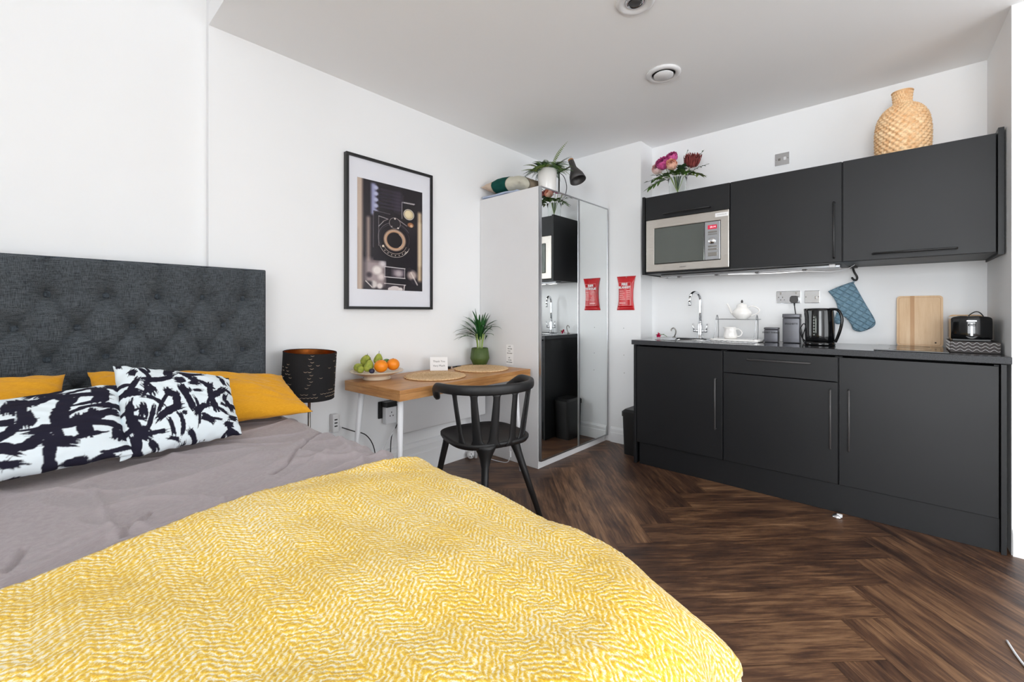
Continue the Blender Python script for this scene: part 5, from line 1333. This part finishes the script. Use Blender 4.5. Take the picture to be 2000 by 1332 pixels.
# ------------------------------------------------------------------ desk
DK = thing('desk', 'small bamboo-topped desk on white metal legs between bed and wardrobe', 'desk', (.33, 1.82, 0))
O = Vector((.612, 1.268, 0)); du = Vector((-.052, 1.105, 0)).normalized(); dw = Vector((-du.y, du.x, 0)); DL, DW, DZ = 1.108, .535, .712
def dpt(a, w, z): q = O + du * a + dw * w; return (q.x, q.y, z)
def dbox(a0, a1, w0, w1, z0, z1, bev=0):
    b = MB().box(a0, a1, w0, w1, z0, z1, bev, 2); b.v = [dpt(*p) for p in b.v]; return b
top = dbox(0, DL, 0, DW, DZ - .020, DZ, .002).build('desk_top', 'desk', DK); uvbox(top, 1)
o = dbox(.001, DL - .001, .001, .017, DZ - .057, DZ - .0205, .001).build('front_apron', 'desk', DK); uvbox(o, 1)
o = dbox(.001, .017, .018, DW - .001, DZ - .057, DZ - .0205, .001).build('side_apron', 'desk', DK); uvbox(o, 0)
o = dbox(DL - .017, DL - .001, .018, DW - .001, DZ - .057, DZ - .0205, .001).build('side_apron', 'desk', DK); uvbox(o, 0)
dbox(.018, DL - .018, .018, DW - .018, DZ - .056, DZ - .050).build('underside', 'white', DK)
for a, w, sa_, sw in ((.045, .055, -.035, -.030), (.045, DW - .11, -.045, .045), (DL - .10, .055, .035, -.02), (DL - .10, DW - .11, .03, .045)):
    MB().cyl(dpt(a, w, DZ - .0565), dpt(a + sa_, w + sw, .002), .0165, .012, 20).build('leg', 'whitemetal', DK)
# woven placemats
def placemat(c, r, label, first=None, seed=0):
    t = thing('placemat', label, 'placemat', c, 'round woven placemats on the desk'); n, m = 150, 26; pts = []; c = Vector(c)
    for j in range(m):
        for i in range(n):
            a = 2 * math.pi * i / n; rr = r * (j + .4) / m * (1 + (.012 * math.sin(a * 37 + seed) if j == m - 1 else 0))
            z = .0045 + .0022 * math.sin(a * 60 + (j % 2) * math.pi) * (j > 1) + .0012 * float(vnoise(a * 20, j * 1.3 + seed))
            pts.append(c + Vector((rr * math.cos(a), rr * math.sin(a), z)))
    b = MB().grid(pts, n, m, True, True); b.add([c + Vector((r * .39 / m * math.cos(2 * math.pi * k / 12), r * .39 / m * math.sin(2 * math.pi * k / 12), .0045)) for k in range(12)], [tuple(range(12))])
    o = b.build('woven_disc', 'seagrass', t, fix=False); m_ = o.modifiers.new('s', 'SOLIDIFY'); m_.thickness = .004; m_.offset = -1
    q = MB().tube([c + Vector((r * (1 + .006 * math.sin(a * 31)) * math.cos(a), r * (1 + .006 * math.sin(a * 31)) * math.sin(a), .0045)) for a in np.linspace(0, 2 * math.pi, 120, endpoint=False)], [.0040 + .001 * math.sin(i * 1.7) for i in range(120)], 7, closed=True); q.build('braided_rim', 'seagrass', t)
placemat((.352, 1.695, DZ + .0008), .186, 'round woven placemat in front of the white thank-you card')
placemat((.310, 2.135, DZ + .0008), .186, 'round woven placemat nearer the wardrobe, in front of the plant', seed=3)
# card
cc = Vector((.150, 1.885, DZ + .0008)); fx = (Vector((2.535, 0, 0)) - Vector((cc.x, cc.y, 0))).normalized(); rx = Vector((-fx.y, fx.x, 0))
t = thing('greeting_card', 'small white folded card with handwritten thanks standing on the desk', 'card', cc)
tl = Vector((0, 0, 1)) - fx * .22; tl.normalize()
def cpt(u, v, d): return cc + rx * u + tl * v + fx * d
rx2 = (rx + Vector((0, 0, .03))).normalized()
P = [(-.060, 0), (.060, 0), (.058, .092), (-.061, .094)]
MB().prism(P, 0, .0008, cpt).build('front_leaf', 'paper', t)
tb = (Vector((0, 0, 1)) + fx * .5)
c2 = cc - fx * (.092 * .22 / math.hypot(1, .22)) + tl * 0
bk = MB().add([cpt(-.061, .094, 0), cpt(.058, .092, 0), cc - fx * .048 + rx * .058, cc - fx * .048 - rx * .061], [(0, 1, 2, 3)]); o = bk.build('back_leaf', 'paper', t); m_ = o.modifiers.new('s', 'SOLIDIFY'); m_.thickness = .0006
text('Thank You', .0185, 'lampgrey', t, cpt(0, .063, .0010), rx, tl, .0001, 'handwriting'); text('Very Much', .0185, 'lampgrey', t, cpt(0, .033, .0010), rx, tl, .0001, 'handwriting')
# keys / small pen beside the card
t = thing('key_fob', 'small black key fob beside the white card on the desk', 'keys', (.12, 2.02, DZ + .001))
MB().box(.105, .130, 1.975, 2.010, DZ + .001, DZ + .016, .004, 2).build('fob', 'black', t); MB().tube([Vector((.12 + .012 * math.cos(a), 2.022 + .012 * math.sin(a), DZ + .003)) for a in np.linspace(0, 2 * math.pi, 20, endpoint=False)], .0012, 6, closed=True).build('ring', 'chrome', t)
o = MB().tube([(.10, 2.05, DZ + .0058), (.098, 2.09, DZ + .0058), (.096, 2.13, DZ + .0058)], [.0045, .005, .0035], 8).build('usb_stick', 'black'); tag(o, 'small black stick lying behind the farther placemat', 'stick')
# potted palm on the desk
pc = Vector((.120, 2.300, DZ + .0008))
t = thing('potted_plant', 'small grassy palm in a ribbed dark green pot on the desk against the wall', 'plant', pc)
ribs = lambda a, z: 1 + .022 * (abs(math.sin(a * 14)) - .5)
MB().lathe([(.001, 0), (.048, 0), (.050, .002), (.070, .045), (.072, .052), (.062, .128), (.058, .130), (.055, .118), (0, .116)], pc, 112, rf=ribs).build('pot', 'greenpot', t)
MB().lathe([(.054, .118), (0, .122)], pc, 20).build('soil', 'soil', t)
rnd = random.Random(21); b = MB()
for k in range(8):
    a = k * .8; q = pc + Vector((.018 * math.cos(a), .018 * math.sin(a), .118)); b.tube(smoothpath([q, q + Vector((.004 * math.cos(a), .004 * math.sin(a), .05)), q + Vector((.016 * math.cos(a), .016 * math.sin(a), .12))], 4), .0042, 7)
b.build('stems', 'stemgreen', t)
b = MB(); rt = Vector((math.cos(YAW_), math.sin(YAW_), 0)) if 'YAW_' in globals() else Vector((.741, .671, 0)); bkv = Vector((-.671, .741, 0))
for k in range(58):
    a = rnd.uniform(0, 2 * math.pi); el = rnd.uniform(.35, 1.45); L = rnd.uniform(.15, .25)
    h = rt * math.cos(a) + bkv * math.sin(a) * .8; q = pc + Vector((0, 0, .118 + rnd.uniform(.06, .15))) + h * .012
    pts = [q + h * L * math.cos(el) * s + Vector((0, 0, L * math.sin(el) * s - L * .42 * s * s * (1.3 - el * .6))) for s in np.linspace(0, 1, 7)]
    pts = [Vector((max(p_.x, .012), min(p_.y, 2.404), p_.z)) for p_ in pts]
    sd_ = h.cross(Vector((0, 0, 1))); sd_ = sd_.normalized() if sd_.length > 1e-3 else rt; V = []
    for i, p_ in enumerate(pts):
        w_ = .0078 * math.sin(math.pi * min(.98, (.12 + .86 * i / 6))) ** .7; V += [p_ - sd_ * w_ + Vector((0, 0, w_ * .4)), p_, p_ + sd_ * w_ + Vector((0, 0, w_ * .4))]
    b.add(V, [(i * 3 + c_, i * 3 + c_ + 1, i * 3 + 4 + c_, i * 3 + 3 + c_) for i in range(6) for c_ in (0, 1)], True)
M['palm'] = plain('palm_leaf', (30, 84, 34), .42, var=.35, vs=18)
b.build('leaves', 'palm', t, fix=False)
# fruit bowl
bc = Vector((.172, 1.398, DZ + .0008))
t = thing('fruit_bowl', 'shallow footed stoneware bowl of fruit at the left end of the desk', 'bowl', bc)
MB().lathe([(.001, 0), (.078, 0), (.082, .004), (.076, .014), (.072, .020), (.10, .028), (.150, .046), (.157, .051), (.154, .0535), (.100, .034), (.05, .027), (0, .026)], bc, 56).build('bowl', 'stoneware', t)
fwd = Vector((-.671, .741, 0))
def fp(r_, d_, z): q = bc + rt * r_ + fwd * d_; return Vector((q.x, q.y, DZ + z))
def orange(c, r, label):
    t = thing('orange', label, 'fruit', c, 'oranges in the bowl'); MB().ball(c, (r, r, r * .93), 28, 20).build('peel', 'orange', t)
    MB().lathe([(.004, 0), (.003, .0015), (0, .002)], c + Vector((.0, 0, r * .925)), 8).build('stalk', 'leafdark', t)
orange(fp(.038, -.045, .083), .040, 'front orange in the fruit bowl'); orange(fp(.092, .020, .086), .038, 'orange at the right edge of the fruit bowl')
t = thing('lime', 'green lime peeking out behind the two oranges', 'fruit', fp(.045, .045, .100)); MB().ball(fp(.045, .045, .095), (.030, .024, .022), 20, 14).build('skin', 'leaf', t)
def pear(c, r, ax, label):
    t = thing('pear', label, 'fruit', c, 'green pears in the bowl'); ax = Vector(ax).normalized()
    MB().lathe([(0, -r), (r * .5, -r * .9), (r * .88, -r * .5), (r, 0), (r * .9, r * .45), (r * .66, r * .9), (r * .45, r * 1.25), (r * .22, r * 1.42), (0, r * 1.45)], c, 24, ax).build('skin', 'pear', t)
    e_ = Vector(c) + ax * r * 1.43; MB().tube([e_, e_ + ax * .008, e_ + ax * .014 + Vector((.002, 0, .002))], .0013, 6).build('stalk', 'soil', t)
pear(fp(-.112, -.005, .070), .025, (.5, .5, .25), 'green pear at the left edge of the fruit bowl')
pear(fp(-.070, .010, .106), .032, (.35, -.1, .45), 'large green pear on top of the others, left')
pear(fp(-.075, -.070, .066), .021, (-.3, .5, .1), 'small green pear at the front of the bowl')
pear(fp(-.034, -.048, .079), .029, (-.1, .25, 1), 'upright green pear in the middle of the bowl')
pear(fp(-.002, .030, .112), .027, (-.1, .2, 1), 'green pear standing highest, left of the oranges')
t = thing('plum', 'dark blue plum low between pears and front orange', 'fruit', fp(-.004, -.085, .062)); MB().ball(fp(-.004, -.082, .059), (.016, .016, .015), 18, 12).build('skin', 'plum', t)

# ------------------------------------------------------------------ chair
cx, cy, ax0 = .775, 1.705, R(-17)
CH = thing('dining_chair', 'black moulded armchair with slatted curved back at the desk', 'chair', (cx, cy, 0))
def cp_(r, deg, z): a = ax0 + R(deg); return Vector((cx + r * math.cos(a), cy + r * math.sin(a), z))
def seat_r(a): return .222 * (abs(math.cos(a)) ** 3.2 + abs(math.sin(a)) ** 3.2) ** (-1 / 3.2) * (1.0 + .02 * math.cos(a))
pts = []; n = 72; prof = [(.0, .425), (.55, .426), (.88, .434), (.97, .444), (1.0, .441), (1.0, .430), (.96, .414), (.6, .408), (.0, .408)]
for k, z in prof:
    for i in range(n):
        a = 2 * math.pi * i / n; r = seat_r(a) * max(k, .004); pts.append((cx + r * math.cos(a + ax0), cy + r * math.sin(a + ax0), z))
b = MB().grid(pts, n, len(prof), True, True); b.build('seat', 'chair', CH)
# top rail: broad curved band, ends turned down and forward as short arms
rail = []; ws = []
for d in np.linspace(-109, 119, 61):
    e_ = abs(d) / (109 if d < 0 else 119); r = .262 + .012 * e_; z = .722 - .004 * e_ - .075 * max(0, e_ - .82) ** 1.3 / (.18 ** 1.3) * .9
    rail.append(cp_(r + (-.02 * max(0, e_ - .9) / .1), d, z)); ws.append(1 if e_ < .97 else .8)
V = []; m_n = 14
for i, p_ in enumerate(rail):
    d_ = (rail[min(i + 1, 60)] - rail[max(i - 1, 0)]).normalized(); out = Vector((p_.x - cx, p_.y - cy, 0)).normalized(); out = (out - d_ * out.dot(d_)).normalized(); up = d_.cross(out); up = up if up.z > 0 else -up
    e_ = abs(i - 28.7) / 31.3; hh = .0265 * (1 - .10 * e_) * ws[i]; tw = (.013 + .006 * e_) * ws[i]
    for k in range(m_n):
        a = 2 * math.pi * k / m_n; ca, sa_ = math.cos(a), math.sin(a)
        V.append(p_ + out * tw * abs(ca) ** .7 * (1 if ca > 0 else -1) + up * hh * abs(sa_) ** .7 * (1 if sa_ > 0 else -1))
F = [(j * m_n + k, j * m_n + (k + 1) % m_n, (j + 1) * m_n + (k + 1) % m_n, (j + 1) * m_n + k) for j in range(60) for k in range(m_n)]
F += [tuple(range(m_n)), tuple(60 * m_n + k for k in range(m_n))]
MB().add(V, F, True).build('top_rail', 'chair', CH)
def slat(top_deg, bot_deg, w0, w1, r0=.262, r1=.222):
    V = []; N = 14
    for i in range(N + 1):
        s = i / N; z = .708 - (.708 - .418) * s; d = top_deg + (bot_deg - top_deg) * s ** 1.5; r = r0 + (r1 - r0) * s; c = cp_(r, d, z)
        out = Vector((c.x - cx, c.y - cy, 0)).normalized(); tg = Vector((-out.y, out.x, 0)); fl = 1 + 1.1 * max(0, (s - .82) / .18) ** 2 + .9 * max(0, (.10 - s) / .10) ** 2
        w = (w0 + (w1 - w0) * s) * fl; h = .0075
        for k in range(10):
            a = 2 * math.pi * k / 10; V.append(c + tg * w * math.cos(a) + out * h * math.sin(a))
    F = [(j * 10 + k, j * 10 + (k + 1) % 10, (j + 1) * 10 + (k + 1) % 10, (j + 1) * 10 + k) for j in range(N) for k in range(10)] + [tuple(range(10)), tuple(N * 10 + k for k in range(10))]
    MB().add(V, F, True).build('slat', 'chair', CH)
for sg in (-1, 1):
    slat(sg * 62, sg * 56, .0135, .016); slat(sg * 38, sg * 34, .0170, .026); slat(sg * 12, sg * 15, .0170, .026)
def leg(p0, p1, r0, r1, flare):
    p0, p1 = Vector(p0), Vector(p1); L = (p1 - p0).length; d = (p1 - p0).normalized()
    pr = [(r0 * flare, 0), (r0 * (1 + (flare - 1) * .85), .02), (r0 * (1 + (flare - 1) * .55), .045), (r0 * (1 + (flare - 1) * .25), .075), (r0 * 1.04, .12), (r0, .17), (r1, L)] if flare > 1.2 else [(r0 * 1.15, 0), (r0, .05), (r1, L)]
    MB().lathe(pr, p0, 20, d).build('leg', 'chair', CH)
leg(cp_(.198, -24, .436), cp_(.315, -27, .001), .0195, .0145, 3.1)
leg(cp_(.198, 27, .436), cp_(.335, 40, .001), .0185, .0135, 1.6)
leg(cp_(.205, -128, .425), cp_(.30, -124, .001), .019, .0135, 1.1)
leg((.605, 1.885, .425), (.53, 1.96, .001), .019, .0135, 1.1)
